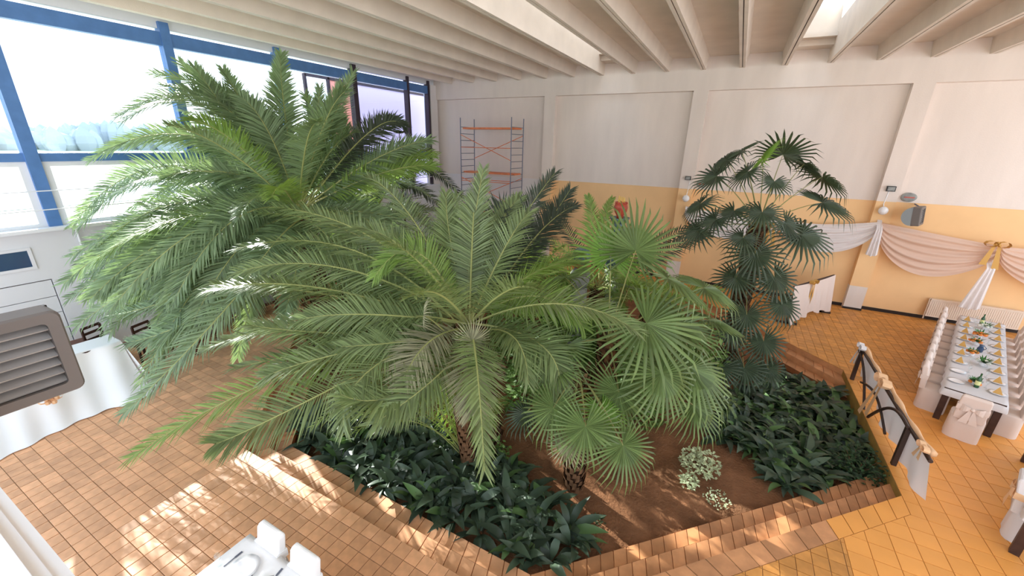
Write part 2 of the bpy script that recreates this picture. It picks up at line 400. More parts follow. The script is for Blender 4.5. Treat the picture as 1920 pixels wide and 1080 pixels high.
# ceiling of channel slabs
PITCH = 1.22; X0 = -.44
ribs = [X0+PITCH*k for k in range(-11, 10)]
SKY = [(-5.32, -4.10), (.78, 2.0)]
ce = struct(MB().box((XW-.3, YN, 8.46), (XW, YW, 8.6)).obj('ceiling', 'concrete_white'))
def is_sky(a): return any(abs(a-q[0]) < .1 for q in SKY)
for i in range(len(ribs)-1):
    a, b_ = ribs[i], ribs[i+1]
    for xx, sgn in ((a, 1), (b_, -1)):
        p = MB(); x1, x2, x3 = xx+sgn*.012, xx+sgn*.085, xx+sgn*.135
        z0, z1 = 7.84, 8.25
        top = 9.35 if is_sky(a) else 8.3
        vv = [(x1, YN, z0), (x2, YN, z0), (x3 if not is_sky(a) else x2+sgn*.02, YN, z1 if not is_sky(a) else top), (x1, YN, top)]
        vv += [(x, YW-.1, z) for x, y, z in vv]
        p.add(vv, [(0, 1, 5, 4), (1, 2, 6, 5), (2, 3, 7, 6), (3, 0, 4, 7), (4, 5, 6, 7), (3, 2, 1, 0)])
        p.obj('rib', 'concrete_white', ce)
    if not is_sky(a):
        MB().box((a+.02, YN, 8.25), (b_-.02, YW, 8.45)).obj('slab', 'concrete_white', ce)
    else:
        MB().box((a+.02, 16.75, 8.25), (b_-.02, YW, 9.3)).obj('slab', 'concrete_white', ce)
        MB().box((a+.02, 16.45, 8.42), (b_-.02, 16.75, 8.52)).obj('slab_ledge', 'concrete_white', ce)
        MB().box((a+.02, YN, 8.25), (b_-.02, 2.2, 9.3)).obj('slab', 'concrete_white', ce)
        n = 12
        for q in range(n):
            y0 = 2.2+(16.75-2.2)*q/n; y1 = 2.2+(16.75-2.2)*(q+1)/n
            g = MB(); g.grid(lambda u, v: (lerp(a, b_, u), lerp(y0+.03, y1-.03, v), 9.32+.25*math.sin(PI*u)), 8, 1); g.obj('skylight_pane', 'pane', ce)
            g = MB(); g.tube([(lerp(a, b_, u/8), y1, 9.33+.26*math.sin(PI*u/8)) for u in range(9)], .02, 5); g.obj('skylight_bar', 'white_panel', ce)
for x in ribs: MB().box((x-.012, YN, 7.86), (x+.012, YW, 8.3)).obj('joint', 'slit', ce)
# gallery parapet below the viewpoint
gp = MB(); gp.box((-7, -.5, 3.3), (3.5, .122, 4.2)); gp.box((-7, -.55, 4.2), (3.5, .095, 4.215)); gp.box((-7, -.5, 4.215), (3.5, .07, 4.24))
struct(gp.obj('trim_3', 'cloth_bright'))
# ================================================================ OUTSIDE
MB().add([(-900, -700, 0), (XW-.31, -700, 0), (XW-.31, 900, 0), (-900, 900, 0)], [(0, 1, 2, 3)]).obj('ground_outside', 'field')
tag(bpy.data.objects['ground_outside'], 'pale field outside the big window', 'field', kind='structure')
MB().add([(-60, -200, .03), (-45, -200, .03), (-45, 300, .03), (-60, 300, .03)], [(0, 1, 2, 3)]).obj('pavement_outside', 'pave')
tag(bpy.data.objects['pavement_outside'], 'pale road crossing the field outside', 'road', kind='structure')
tm = MB()
for k in range(700):
    y = random.uniform(-160, 330); x = -random.uniform(200, 230); h = random.uniform(10, 15)*(.7+.3*noise.noise((y*.03, 0, 0))); r = random.uniform(2, 4.5)
    tm.lathe([(r*.6, -1), (r, h*.3), (r*.9, h*.6), (r*.5, h*.85), (.05, h)], (x, y, 0), 6)
tag(tm.obj('tree_line', 'far_tree_hazed'), 'hazy line of trees on the horizon outside the window', 'trees', kind='stuff')
# milky screen standing outside the far windows
t = thing('glazed_screen', 'dark framed milky glass screen standing outside the far window panes', 'screen', (-14.6, 13.5, 0))
sy = [11.03, 12.05, 13.3, 16.54, 18.1]
for y in sy: MB().box((-14.65, y-.05, 0), (-14.55, y+.05, 7.5)).obj('post', 'frame_plum', t)
MB().box((-14.65, sy[0], 7.42), (-14.55, sy[-1], 7.52)).obj('top_bar', 'frame_plum', t)
MB().box((-14.65, sy[0], 4.6), (-14.55, sy[-1], 4.75)).obj('middle_bar', 'frame_plum', t)
for k, m in enumerate(('pane', 'pinkish', 'milky', 'milky')): MB().box((-14.61, sy[k]+.05, .05), (-14.6, sy[k+1]-.05, 7.42)).obj('pane', m, t)
# ================================================================ PLANTS
UP = V((0, 0, 1))
def bez(p0, pm, p2, t):
    c = pm*2-(p0+p2)*.5; return p0*(1-t)**2+c*(2*t*(1-t))+p2*t*t
def frond(parent, p0, pm, p2, m, ll=.5, n=62, w=.022, roll=0, droop=.25, t0=.14, mr='rachis', rr=.02, lift=.2, twist=None):
    """pinnate palm frond: rachis along a curve, two ranks of leaflets"""
    K = 14; pts = [bez(p0, pm, p2, i/K) for i in range(K+1)]
    L = sum((pts[i+1]-pts[i]).length for i in range(K)); lf = MB(); D = p2-p0; hor = V((D.x, D.y, 0))
    S0 = hor.cross(UP).normalized() if hor.length > .15*D.length else V((math.cos(roll*7), math.sin(roll*7), 0))
    for i in range(n):
        t = t0+(1-t0)*(i+.5)/n; p = bez(p0, pm, p2, t); T = (bez(p0, pm, p2, min(1, t+.02))-bez(p0, pm, p2, t-.02)).normalized()
        S = (S0-T*S0.dot(T)).normalized(); Nn = S.cross(T)
        if twist is not None:
            tv = twist-p; tv = (tv-T*tv.dot(T)).normalized(); Nn = (Nn*.45+tv*.55).normalized(); Nn = (Nn-T*Nn.dot(T)).normalized(); S = T.cross(Nn)
        if roll: q = Matrix.Rotation(roll, 3, T); S = q @ S; Nn = q @ Nn
        u = (t-t0)/(1-t0); prof = min(1, .45+u*2.2)*(1-.62*max(0, u-.45)/.55)
        al = lerp(1.2, .5, u)
        for sg in (-1, 1):
            l = ll*prof*random.uniform(.88, 1.08); a = al+random.uniform(-.07, .07)
            d = (T*math.cos(a)+S*(sg*math.sin(a))+Nn*(lift+random.uniform(-.3, .25))).normalized()
            e = (d.cross(Nn)).normalized()*w*.5
            if e.length == 0: continue
            m1 = p+d*l*.5-UP*(droop*l*.12); tip = p+d*l-UP*(droop*l*random.uniform(.4, .75))
            tip.x = max(tip.x, XW+.32); m1.x = max(m1.x, XW+.32)
            lf.add([p-e*.6, p+e*.6, m1-e, m1+e, tip], [(0, 1, 3, 2), (2, 3, 4)])
    o = lf.obj('frond', m, parent)
    MB().tube(pts, [rr*(1-.8*i/K) for i in range(K+1)], 5).obj('rachis', mr, o)
    return o
def trunk(parent, p0, p1, r0, r1, n=12, boots=True):
    p0, p1 = V(p0), V(p1); K = 14; pts = []; rs = []
    for i in range(K+1):
        t = i/K; pts.append(p0.lerp(p1, t)+V((math.sin(t*3)*.05, math.cos(t*2.4)*.04, 0))); rs.append(lerp(r0, r1, t)*(1+.1*math.sin(i*2.3)))
    tr = MB().tube(pts, rs, n).obj('trunk', 'trunk', parent, smooth=True)
    if boots:
        mb = MB(); L = (p1-p0).length; nb = int(L/.09)
        for i in range(nb):
            t = (i+.5)/nb; c = p0.lerp(p1, t); r = lerp(r0, r1, t)
            for k in range(7):
                q = 2*PI*(k/7+i*.38); d = V((math.cos(q), math.sin(q), 0)); e = V((-d.y, d.x, 0))*.05; h = random.uniform(.1, .2)
                b_ = c+d*r*.9; tp = c+d*(r+.07)+UP*h
                mb.add([b_-e, b_+e, tp+e*.5, tp-e*.5, b_+d*.05-e*.8, b_+d*.05+e*.8], [(0, 1, 2, 3), (4, 5, 2, 3)])
        o = mb.obj('leaf_bases', 'boot', tr); o['kind'] = 'stuff'
def palm(name, label, base, crown, fr, d0, m, ll, w, fill=0, flen=3, n=62, r=.22, rr=.022, fe=(-.2, 1.3), faz=(0, 2*PI), jit=0, droop=.25):
    t = thing(name, label, 'palm', base); crown = V(crown)
    if (V(base)-crown).length > .5: trunk(t, base, crown, r*1.15, r*.9)
    fr2 = list(fr)
    for f in [q for q in fr[::jit] if q[1][1] < 560] if jit else []:
        j = lambda q, a: (q[0]+random.uniform(-a, a), q[1]+random.uniform(-a, a)); fr2.append((j(f[0], 18), j(f[1], 30), f[2]+random.uniform(.1, .5), f[3]+random.uniform(.1, .7))+tuple(f[4:]))
    for f in fr2:
        (mx, my), (tx, ty), dm, dt = f[:4]; mm = f[4] if len(f) > 4 else m
        pm = at(mx, my, d0+dm); p2 = at(tx, ty, d0+dt)
        for P in (pm, p2):
            P.x = max(P.x, XW+.3); P.z = min(max(P.z, -.25), 7.5)
        frond(t, crown+V((random.uniform(-.1, .1), random.uniform(-.1, .1), random.uniform(-.15, .1))), pm, p2, mm, ll*random.uniform(.9, 1.1), n, w, random.uniform(-.3, .3), droop, rr=rr, twist=V((1, 1, 9)))
    for k in range(fill):
        az = faz[0]+(faz[1]-faz[0])*((k*.618) % 1); el = random.uniform(*fe); L = flen*random.uniform(.8, 1.1)
        d = V((math.cos(az)*math.cos(el), math.sin(az)*math.cos(el), math.sin(el))); pm = crown+d*L*.55; p2 = crown+d*L-UP*L*random.uniform(.18, .4)*(1-.5*max(0, math.sin(el)))
        for P in (pm, p2):
            P.x = max(P.x, XW+.3); P.y = min(P.y, YW-.5); P.z = min(max(P.z, -.3), 7.4)
        frond(t, crown.copy(), pm, p2, m if random.random() < .75 else 'palm_light', ll*random.uniform(.85, 1.05), n-8, w, random.uniform(-.4, .4), droop, rr=rr)
    return t
# big palm by the window
A = at(560, 400, 9.3)
A_fr = [((400,205),(232,228),-.3,-.6), ((385,262),(185,288),-.4,-.7), ((330,325),(150,425),-.5,-.6), ((345,385),(133,482),-.6,-.7), ((350,440),(130,560),-.8,-.8),
 ((365,475),(142,612),-1.1,-1.0), ((405,520),(212,590),-1.2,-1.3), ((420,560),(240,642),-1.5,-1.8), ((462,450),(352,625),-1.2,-1.8), ((440,560),(232,775),-1.9,-2.6),
 ((448,240),(365,125),0,-.1), ((480,240),(418,130),.2,.2), ((470,230),(305,160),0,-.2), ((538,240),(525,105),.2,.3), ((510,260),(450,180),-.3,-.3),
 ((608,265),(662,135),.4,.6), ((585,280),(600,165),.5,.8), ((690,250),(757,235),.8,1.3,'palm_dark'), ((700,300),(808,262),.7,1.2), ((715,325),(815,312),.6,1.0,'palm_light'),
 ((640,320),(640,210),.6,1.0), ((650,395),(752,410),.3,.5), ((455,330),(300,330),-.5,-.8), ((460,380),(260,410),-.7,-1.2), ((480,430),(290,505),-1.0,-1.6), ((500,300),(380,260),-.2,-.4),
 ((520,450),(440,560),-1.3,-1.9), ((560,480),(530,600),-1.3,-2.0), ((620,450),(680,560),-.9,-1.2), ((470,300),(330,240),.5,.9),((430,330),(210,360),.6,.9)]
A_shade = [(-11.3, 3.5, 1.7), (-12.4, 4.3, 3.0), (-10.9, 3.2, 1.5), (-12.7, 4.9, 3.6), (-10.1, 3.1, 1.1), (-9.3, 3.3, .9), (-11.9, 3.9, 2.3), (-12.2, 5.2, 2.6), (-10.6, 3.6, 2.0), (-9.7, 3.2, 1.7)]  # tips of fronds added across the sun's path to shade the lower-left floor
base = (A.x+.1, A.y+.1, soil_z(A.x, A.y)-.03)
pa = palm('date_palm', 'largest feathery date palm, its crown reaching up to the big window', base, A, A_fr, 9.3, 'palm_hazed', .66, .030, 20, 3.4, 115, .3, fe=(-.1, 1.2), jit=1)
rl = random.Random(3)
for k in range(30):  # more added fronds, aimed on rays from the floor to the sun
    q = V((rl.uniform(-5.8, -2.9), rl.uniform(1.2, 2.9), 0)); u = V((-1, .33, .485))
    for tt in (5.6, 4.9, 6.3, 4.2):
        p = q+u*tt
        if (p-A).length < 4.3 and p.x > XW+.6: A_shade.append(p+(p-A).normalized()*.8); break
for k in range(16):  # lower added fronds, blocking sun that enters just above the sill
    q = V((rl.uniform(-7.1, -5.4), rl.uniform(1.7, 3.3), 0)); p = q+V((-1, .33, .485))*rl.uniform(2.6, 4.6)
    if (p-A).length < 4.2: A_shade.append(p+(p-A).normalized()*.5)
for q in A_shade:
    q = V(q); q.x = max(q.x, XW+.5); q.z = max(q.z, .5); frond(pa, A.copy(), A.lerp(q, .5)+UP*random.uniform(.45, .7), q, 'palm_hazed', .6, 110, .03, random.uniform(-.3, .3), .25, twist=V((1, 1, 9)), rr=.022)
# central palm
B = at(880, 610, 6.5)
B_fr = [((560,695),(245,858),-.5,-1.0,'palm_light'), ((610,600),(383,655),-.3,-.5), ((600,540),(383,548),-.1,-.2), ((665,470),(440,468),.2,.3), ((705,450),(512,388),.4,.6), ((650,505),(440,512),.1,.1),
 ((570,755),(405,832),-.8,-1.3), ((705,685),(645,805),-1.0,-1.5), ((800,645),(745,750),-.8,-1.2,'palm_dry'), ((825,700),(700,795),-1.0,-1.4), ((848,470),(836,362),.3,.5), ((884,460),(906,318),.2,.3),
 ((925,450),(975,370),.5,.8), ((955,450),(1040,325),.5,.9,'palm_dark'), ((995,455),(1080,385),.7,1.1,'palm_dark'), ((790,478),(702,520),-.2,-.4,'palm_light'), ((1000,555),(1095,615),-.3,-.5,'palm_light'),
 ((1005,640),(1050,735),-.6,-.9), ((960,630),(990,720),-.7,-1.0), ((888,690),(885,775),-1.1,-1.5,'palm_dry'), ((760,640),(640,650),-.6,-.9), ((930,400),(1000,440),.8,1.4,'palm_dark'),
 ((700,590),(560,600),-.5,-.7), ((740,540),(600,480),.3,.5), ((650,660),(500,705),-.8,-1.1), ((760,730),(640,740),-1.1,-1.5), ((640,625),(470,610),-.5,-.8), ((780,420),(690,330),.6,1.0), ((690,640),(440,690),-.2,-.4)]
palm('date_palm', 'middle date palm with long fronds arching over the tiled floor and steps', (B.x-.15, B.y+.75, soil_z(B.x, B.y+.75)-.03), B, B_fr, 6.5, 'palm', .55, .024, 12, 2.6, 100, .26, fe=(.1, 1.25), jit=2)
# palms further back
E_ = at(690, 420, 14)
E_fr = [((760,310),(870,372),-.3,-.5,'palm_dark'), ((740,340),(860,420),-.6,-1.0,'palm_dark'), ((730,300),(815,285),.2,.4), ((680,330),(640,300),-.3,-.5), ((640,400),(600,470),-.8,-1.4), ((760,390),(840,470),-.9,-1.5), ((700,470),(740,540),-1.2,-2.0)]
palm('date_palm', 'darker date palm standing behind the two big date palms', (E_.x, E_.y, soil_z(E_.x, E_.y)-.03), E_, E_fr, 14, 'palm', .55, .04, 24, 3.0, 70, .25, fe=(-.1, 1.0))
G_ = at(1120, 540, 11)
G_fr = [((1230,455),(1352,418),-.2,-.3,'palm_dark'), ((1250,470),(1330,440),-.4,-.6,'palm_dark'), ((1112,430),(1102,368),.3,.4,'palm_light'), ((1130,430),(1148,372),.3,.4), ((1060,470),(960,430),.1,.2,'palm_light'), ((1050,500),(985,490),-.3,-.5,'palm_light'),
 ((1060,430),(1010,380),.5,.7,'palm_dark'), ((1180,520),(1260,560),-.6,-1.0), ((1040,530),(960,580),-.7,-1.1)]
palm('feather_palm', 'low sunlit feather palm growing around the ceramic totem', (G_.x, G_.y, soil_z(G_.x, G_.y)-.03), G_, G_fr, 11, 'palm_light', .4, .035, 9, 1.7, 44, .16, fe=(-.1, .7))
J_ = at(640, 480, 12.2)
palm('feather_palm', 'low bushy feather palm hidden between the large date palms', (J_.x, J_.y, soil_z(J_.x, J_.y)-.03), J_, [], 12.2, 'palm_light', .42, .035, 18, 2.0, 44, .16, fe=(-.2, 1.0))
for px, py, d, lb in ((1005, 525, 9.6, 'small sunlit feather palm right of the middle date palm'), (1215, 575, 9.2, 'small feather palm behind the spreading fan palm'), (930, 500, 11.5, 'small feather palm in the shade behind the middle date palm')):
    q = at(px, py, d); palm('feather_palm', lb, (q.x, q.y, soil_z(q.x, q.y)-.03), q, [], d, 'palm_light', .36, .03, 15, 1.5, 50, .1, fe=(0, 1.0))
# seedling clump with thin arching fronds
cb = fl(880, 862, -.42); cb.z = soil_z(cb.x, cb.y)
cl = [((750,755),(600,800),.1,-.1), ((760,720),(640,745),.3,.4), ((800,710),(700,730),.5,.7), ((830,720),(760,700),.6,.9), ((870,720),(820,660),.5,.8), ((900,730),(905,690),.3,.5), ((915,770),(935,800),0,-.2), ((780,790),(650,830),-.2,-.5), ((820,760),(720,800),-.1,-.4), ((840,740),(780,760),.2,.1), ((890,760),(900,830),-.4,-.7), ((860,730),(850,790),-.5,-.9), ((800,770),(640,790),.2,.1),((905,760),(925,730),.5,.8)]
dcl = (RM.transposed() @ (cb-O)).z*-1
tcl = thing('palm_seedling_clump', 'clump of thin light green palm seedlings between middle palm and broad leaves', 'palm', cb)
for f in cl+cl:
    jx = lambda q: (q[0]+random.uniform(-22, 22), q[1]+random.uniform(-18, 18))
    frond(tcl, cb+V((random.uniform(-.12, .12), random.uniform(-.12, .12), 0)), at(*jx(f[0]), dcl+f[2]-.75), at(*jx(f[1]), dcl+f[3]-1.1), 'palm_light', .34, 30, .02, random.uniform(-.5, .5), .3, rr=.011)
# ---- fan palms
def fan_mesh(name, m, nseg=38, span=5.5, droop=.35, cup=.16, seed=0):
    """fan blade of radius 1 in the XY plane, axis +Y, hub at origin"""
    rnd = random.Random(seed); mb = MB(); r1 = .4; wv = span/nseg
    hub = (0, 0, 0)
    def P(r, a, dz=0): return (r*math.sin(a), r*math.cos(a), cup*r*r*.6-droop*max(0, r-.45)**1.6+dz)
    for i in range(nseg):
        a = -span/2+wv*(i+.5); L = (1-.28*abs(a/(span/2))**2)*rnd.uniform(.94, 1.05); dr = rnd.uniform(.0, .22)
        q1 = P(r1*L, a-wv/2, -.012); q2 = P(r1*L, a+wv/2, -.012); qm = P(r1*L, a, .02)
        s1 = P(.78*L, a-wv*.15, -.06*dr); s2 = P(.78*L, a+wv*.15, -.06*dr); tp = P(L, a+rnd.uniform(-.03, .03), -dr)
        mb.add([hub, q1, qm, q2, s1, s2, tp], [(0, 1, 2), (0, 2, 3), (1, 4, 2), (2, 4, 5), (2, 5, 3), (4, 6, 5)])
    return mb.mesh(name, m)
FM = {(m, k): fan_mesh('leaf', m, 32+k*3 if m != 'fan_dark' else 24+k*2, 5.2+.25*k, (.3, .55, .8)[k], (.2, .12, .05)[k], k) for m in ('fan', 'fan_dark', 'fan_light', 'palm_dry') for k in range(3)}
def fan_palm(name, label, base, crown, leaves, m, group=None, r=.11, up=.8, out=.55):
    t = thing(name, label, 'palm', base); crown = V(crown); trunk(t, base, crown, r*1.1, r*1.25, 10); b0 = V(base)
    for lf in leaves:
        px, py, rp, d = lf[:4]; o_ = lf[4] if len(lf) > 4 else {}
        hub = at(px, py, d); rad = rp/F*d*(.9 if m == 'fan_dark' else 1)
        hub.z = max(hub.z, -.2)
        ax = hub-crown; hz = V((ax.x, ax.y, 0)); hz = hz.normalized() if hz.length > .05 else V((math.cos(px), math.sin(px), 0))
        nrm = (UP*o_.get('up', up)+hz*o_.get('out', out)+(O-hub).normalized()*o_.get('cam', .25)+V((random.uniform(-.25, .25), random.uniform(-.25, .25), 0))).normalized()
        yv = ax.normalized() if ax.length > .05 else hz
        yv = yv*.8+hz*.5-UP*o_.get('dn', .15); yv = (yv-nrm*yv.dot(nrm)).normalized(); xv = yv.cross(nrm)
        Mx = Matrix((xv, yv, nrm)).transposed().to_4x4(); Mx = Matrix.Translation(hub-b0) @ Mx @ Matrix.Diagonal((rad, rad, rad, 1))
        mm = o_.get('m', m); q = o_.get('k', random.randrange(3))
        lo = inst('leaf', FM[(mm, q)], t, Mx)
        mid = crown.lerp(hub, .5)+UP*(.06*ax.length)
        pt = MB().tube([bez(crown, mid, hub, i/8) for i in range(9)], [.016-.009*i/8 for i in range(9)], 5).obj('petiole', 'petiole', t)
    return t
C_ = at(1140, 640, 6.6)
C_lv = [(1212,606,135,5.7,{'k':1,'cam':.7}), (1252,522,118,6.3,{'k':1,'cam':.3}), (1192,470,105,6.7,{'up':.2,'out':.1,'cam':.7,'dn':-.9,'k':0}), (1145,478,95,6.7,{'m':'fan_light','up':.1,'out':.3,'cam':.5,'dn':-1,'k':0}),
 (1295,690,115,6.0,{'k':2}), (1240,700,110,5.6,{'k':2,'out':.8}), (1330,600,85,7.0,{'k':1}), (1060,520,85,7.4,{'k':1}), (1110,590,80,6.6,{'k':1,'m':'fan_light'}), (1320,540,90,6.8,{'k':2}), (1160,735,95,5.7,{'k':2,'out':.8}), (1300,760,80,6.2,{'k':2}), (1060,650,80,6.0,{'k':2}), (1220,660,95,6.2), (1270,610,100,6.6), (1180,540,80,7.0)]
C_base = (C_.x, C_.y+.4, soil_z(C_.x, C_.y+.4)-.03)
fan_palm('fan_palm', 'spreading fan palm with round pleated leaves left of the tall fan palm', C_base, C_, C_lv, 'fan')
C2 = at(1085, 700, 6.0)
fan_palm('fan_palm', 'low fan palm with leaves hanging over the bare soil', (C2.x, C2.y+.3, soil_z(C2.x, C2.y+.3)-.03), C2,
 [(1038,765,85,5.3,{'k':2,'out':1.,'cam':.5,'dn':.5}), (1098,800,90,5.1,{'k':2,'out':1.1,'cam':.4,'dn':.6}), (1168,835,85,5.1,{'k':2,'out':1.,'cam':.4,'dn':.5}), (985,775,55,5.8,{'k':1,'m':'fan_dark'}), (1045,690,75,5.8,{'k':1}), (1065,830,55,5.2,{'k':2,'m':'palm_dry','out':1.4}), (1130,770,70,5.5,{'k':1,'m':'fan_light'})], 'fan')
C3 = at(850, 640, 6.1)
fan_palm('fan_palm', 'small withering fan palm with folded silvery leaves against the middle date palm', (C3.x-.1, C3.y+.5, soil_z(C3.x, C3.y)-.03), C3, [(795,590,45,5.9,{'m':'palm_dry','out':1.6,'up':.1,'k':2}), (885,640,50,5.6,{'m':'palm_dry','out':1.5,'up':.1,'k':2}), (905,680,55,5.5,{'m':'fan','out':1.5,'up':.2,'k':2})], 'fan', r=.07)
D_ = at(1422, 425, 10.2)
D_lv = [(1391,284,58,10.0,{'cam':.1}), (1431,300,62,10.2,{'m':'fan_light','up':.2,'cam':.8,'dn':-1,'k':0}), (1468,290,75,10.3,{'up':.5,'dn':-.8,'k':0}), (1362,300,50,9.9), (1402,322,55,9.7), (1344,330,62,9.9), (1509,306,58,10.3), (1542,332,78,10.2,{'k':1}), (1542,380,85,10.0,{'k':1}), (1313,382,58,9.9), (1376,395,55,9.6), (1429,398,62,9.3,{'k':2}), (1473,418,52,9.6), (1502,440,85,9.6,{'k':2}), (1342,411,55,9.7), (1393,446,52,9.4), (1310,432,58,9.8),
 (1452,340,50,9.6), (1416,475,85,9.5,{'k':2,'out':.9}), (1452,520,80,9.6,{'k':2,'out':.9}), (1380,520,70,9.7,{'k':2,'out':.9}), (1466,570,70,9.6,{'k':2,'out':.9}), (1400,590,70,9.5,{'k':2,'out':.9}), (1432,640,70,9.5,{'k':2}), (1370,620,65,9.8,{'k':2}), (1395,690,70,9.4,{'k':2}), (1350,690,60,9.4,{'k':2}), (1440,690,55,9.5,{'k':1})]
db = V((D_.x-.05, D_.y-.3, 0)); db.z = soil_z(db.x, db.y)-.03
def fan_tall():
    t = fan_palm('fan_palm', 'tall slender fan palm with dark leaves in front of the orange wall', db, D_, D_lv[:18], 'fan_dark', r=.15)
    for lf in D_lv[18:]:   # lower leaves spring from the trunk
        px, py, rp, d = lf[:4]; hub = at(px, py, d); rad = rp/F*d*.78
        c = V((lerp(db.x, D_.x, .5), lerp(db.y, D_.y, .5), hub.z+.35)); ax = hub-c; hz = V((ax.x, ax.y, 0)).normalized()
        nrm = (UP*.6+hz*.8+(O-hub).normalized()*.3).normalized(); yv = hz-UP*.6; yv = (yv-nrm*yv.dot(nrm)).normalized(); xv = yv.cross(nrm)
        Mx = Matrix.Translation(hub-db) @ Matrix((xv, yv, nrm)).transposed().to_4x4() @ Matrix.Diagonal((rad, rad, rad, 1))
        inst('leaf', FM[('fan_dark', 2)], t, Mx)
        MB().tube([bez(c, c.lerp(hub, .5)+UP*.08, hub, i/6) for i in range(7)], [.015-.007*i/6 for i in range(7)], 5).obj('petiole', 'petiole', t)
fan_tall()
# ---- broad-leaved plants (aspidistra)
def blade_mesh(m, L, w, bend, seed):
    rnd = random.Random(seed); mb = MB(); n = 6; vv = []; ff = []
    a = .25; p = V((0, 0, 0))
    for i in range(n+1):
        t = i/n; ww = w*(.12 if t < .15 else math.sin(PI*min(1, (t-.08)/.92)**.8)+.02)*.5
        vv += [(-ww, p.y, p.z+ww*.35), (0, p.y, p.z), (ww, p.y, p.z+ww*.35)]
        a2 = a+bend*t; p = p+V((0, math.sin(a2), math.cos(a2)))*(L/n)
    for i in range(n):
        for k in range(2): ff.append((i*3+k, i*3+k+1, i*3+4+k, i*3+3+k))
    return mb.add(vv, ff).mesh('leaf', m, smooth=True)
BL = {m: [blade_mesh(m, L, w, b_, i) for i, (L, w, b_) in enumerate(((.62, .15, 1.5), (.55, .155, 1.9), (.66, .135, 1.2), (.5, .14, 2.1), (.45, .14, 1.0)))] for m in ('aspid', 'aspid_light')}
def inside(p, poly):
    c = False
    for i in range(len(poly)):
        a, b_ = poly[i], poly[i-1]
        if (a[1] > p[1]) != (b_[1] > p[1]) and p[0] < (b_[0]-a[0])*(p[1]-a[1])/(b_[1]-a[1])+a[0]: c = not c
    return c
def leaf_bed(pix, z, n, label, group, md, light, sc_=1.0, nl=(11, 16)):
    poly = [fl(x, y, z).xy for x, y in pix]; x0, x1 = min(p[0] for p in poly), max(p[0] for p in poly); y0, y1 = min(p[1] for p in poly), max(p[1] for p in poly)
    pts = []; tries = 0
    lim = offpoly(.66)
    while len(pts) < n and tries < 9000:
        tries += 1; p = (random.uniform(x0, x1), random.uniform(y0, y1))
        if not inside(p, poly) or max(edge_d(p, k, lim) for k in range(8)) > -.12: continue
        if any((p[0]-q[0])**2+(p[1]-q[1])**2 < md*md for q in pts): continue
        pts.append(p)
    for x, y in pts:
        t = thing('aspidistra_plant', label, 'plant', (x, y, soil_z(x, y)-.01), group); k = random.randint(*nl)
        for i in range(k):
            m = 'aspid_light' if random.random() < light else 'aspid'; s_ = random.uniform(.75, 1.1)*sc_
            lean = random.uniform(-.05, .75)
            M = Matrix.Rotation(2*PI*(i*.618 % 1)+random.uniform(-.3, .3), 4, 'Z') @ Matrix.Translation((0, .02, 0)) @ Matrix.Rotation(-lean, 4, 'X') @ Matrix.Rotation(random.uniform(-.5, .5), 4, 'Y') @ Matrix.Scale(s_, 4)
            inst('leaf', BL[m][random.randrange(5)], t, M)
leaf_bed([(560,775),(700,730),(800,790),(880,840),(985,880),(1060,960),(1110,1050),(1000,1075),(860,1010),(700,910),(585,860)], -.25, 85, 'dark green broad-leaved aspidistra clump beside the front steps', 'aspidistra clumps beside the front steps', .22, .12)
leaf_bed([(1330,790),(1400,725),(1470,705),(1575,735),(1615,790),(1655,880),(1620,905),(1480,905),(1435,850),(1350,810)], -.25, 90, 'dark green broad-leaved aspidistra clump near the draped handrail', 'aspidistra clumps near the draped handrail', .23, .3)
# small leafy shrubs
def leafy(name, label, c, m, n, r, h, ls, cat='plant', group=None, flat=False):
    t = thing(name, label, cat, c, group); mb = MB()
    for i in range(n):
        q = random.uniform(0, 2*PI); rr = r*math.sqrt(random.random()); z = h*random.random()*(1-.5*rr/r)+.02
        p = V((c[0]+rr*math.cos(q), c[1]+rr*math.sin(q), c[2]+z)); d = V((random.gauss(0, 1), random.gauss(0, 1), random.uniform(0, .8))).normalized(); e = d.cross(UP).normalized()*ls*.3; l = ls*random.uniform(.7, 1.3)
        mb.add([p, p+d*l*.5+e, p+d*l-UP*l*.2, p+d*l*.5-e], [(0, 1, 2, 3)])
    o = mb.obj('foliage', m, t); o['kind'] = 'stuff'
    st_ = MB()
    for i in range(7):
        q = 2*PI*i/7; st_.tube([(c[0], c[1], c[2]-.02), (c[0]+r*.5*math.cos(q), c[1]+r*.5*math.sin(q), c[2]+h*.6)], .006, 4)
    st_.obj('stems', 'boot', t); return t
def onsoil(px, py, z=-.42): p = fl(px, py, z); return (p.x, p.y, soil_z(p.x, p.y))
leafy('variegated_shrub', 'small cream and white variegated shrub on bare soil', onsoil(1310, 880), 'varieg', 330, .34, .38, .085)
leafy('variegated_shrub', 'small low variegated sprig beside the larger variegated shrub', onsoil(1290, 905), 'varieg', 90, .16, .14, .08)
leafy('creeping_plant', 'grey green trailing creeper on the soil near the border tiles', onsoil(1345, 935), 'varieg', 90, .22, .04, .05)
leafy('ivy', 'dark ivy mat in the corner by the draped handrail', (2.95, 8.35, -.42), 'ivy', 620, .48, .6, .08)
leafy('green_sapling', 'small bright green sapling at the edge of the broad leaves', onsoil(935, 860), 'undergreen', 80, .2, .42, .1)
leafy('creeping_plant', 'tiny green weed alone on the sunlit soil', onsoil(1120, 975), 'ivy', 40, .12, .08, .05)
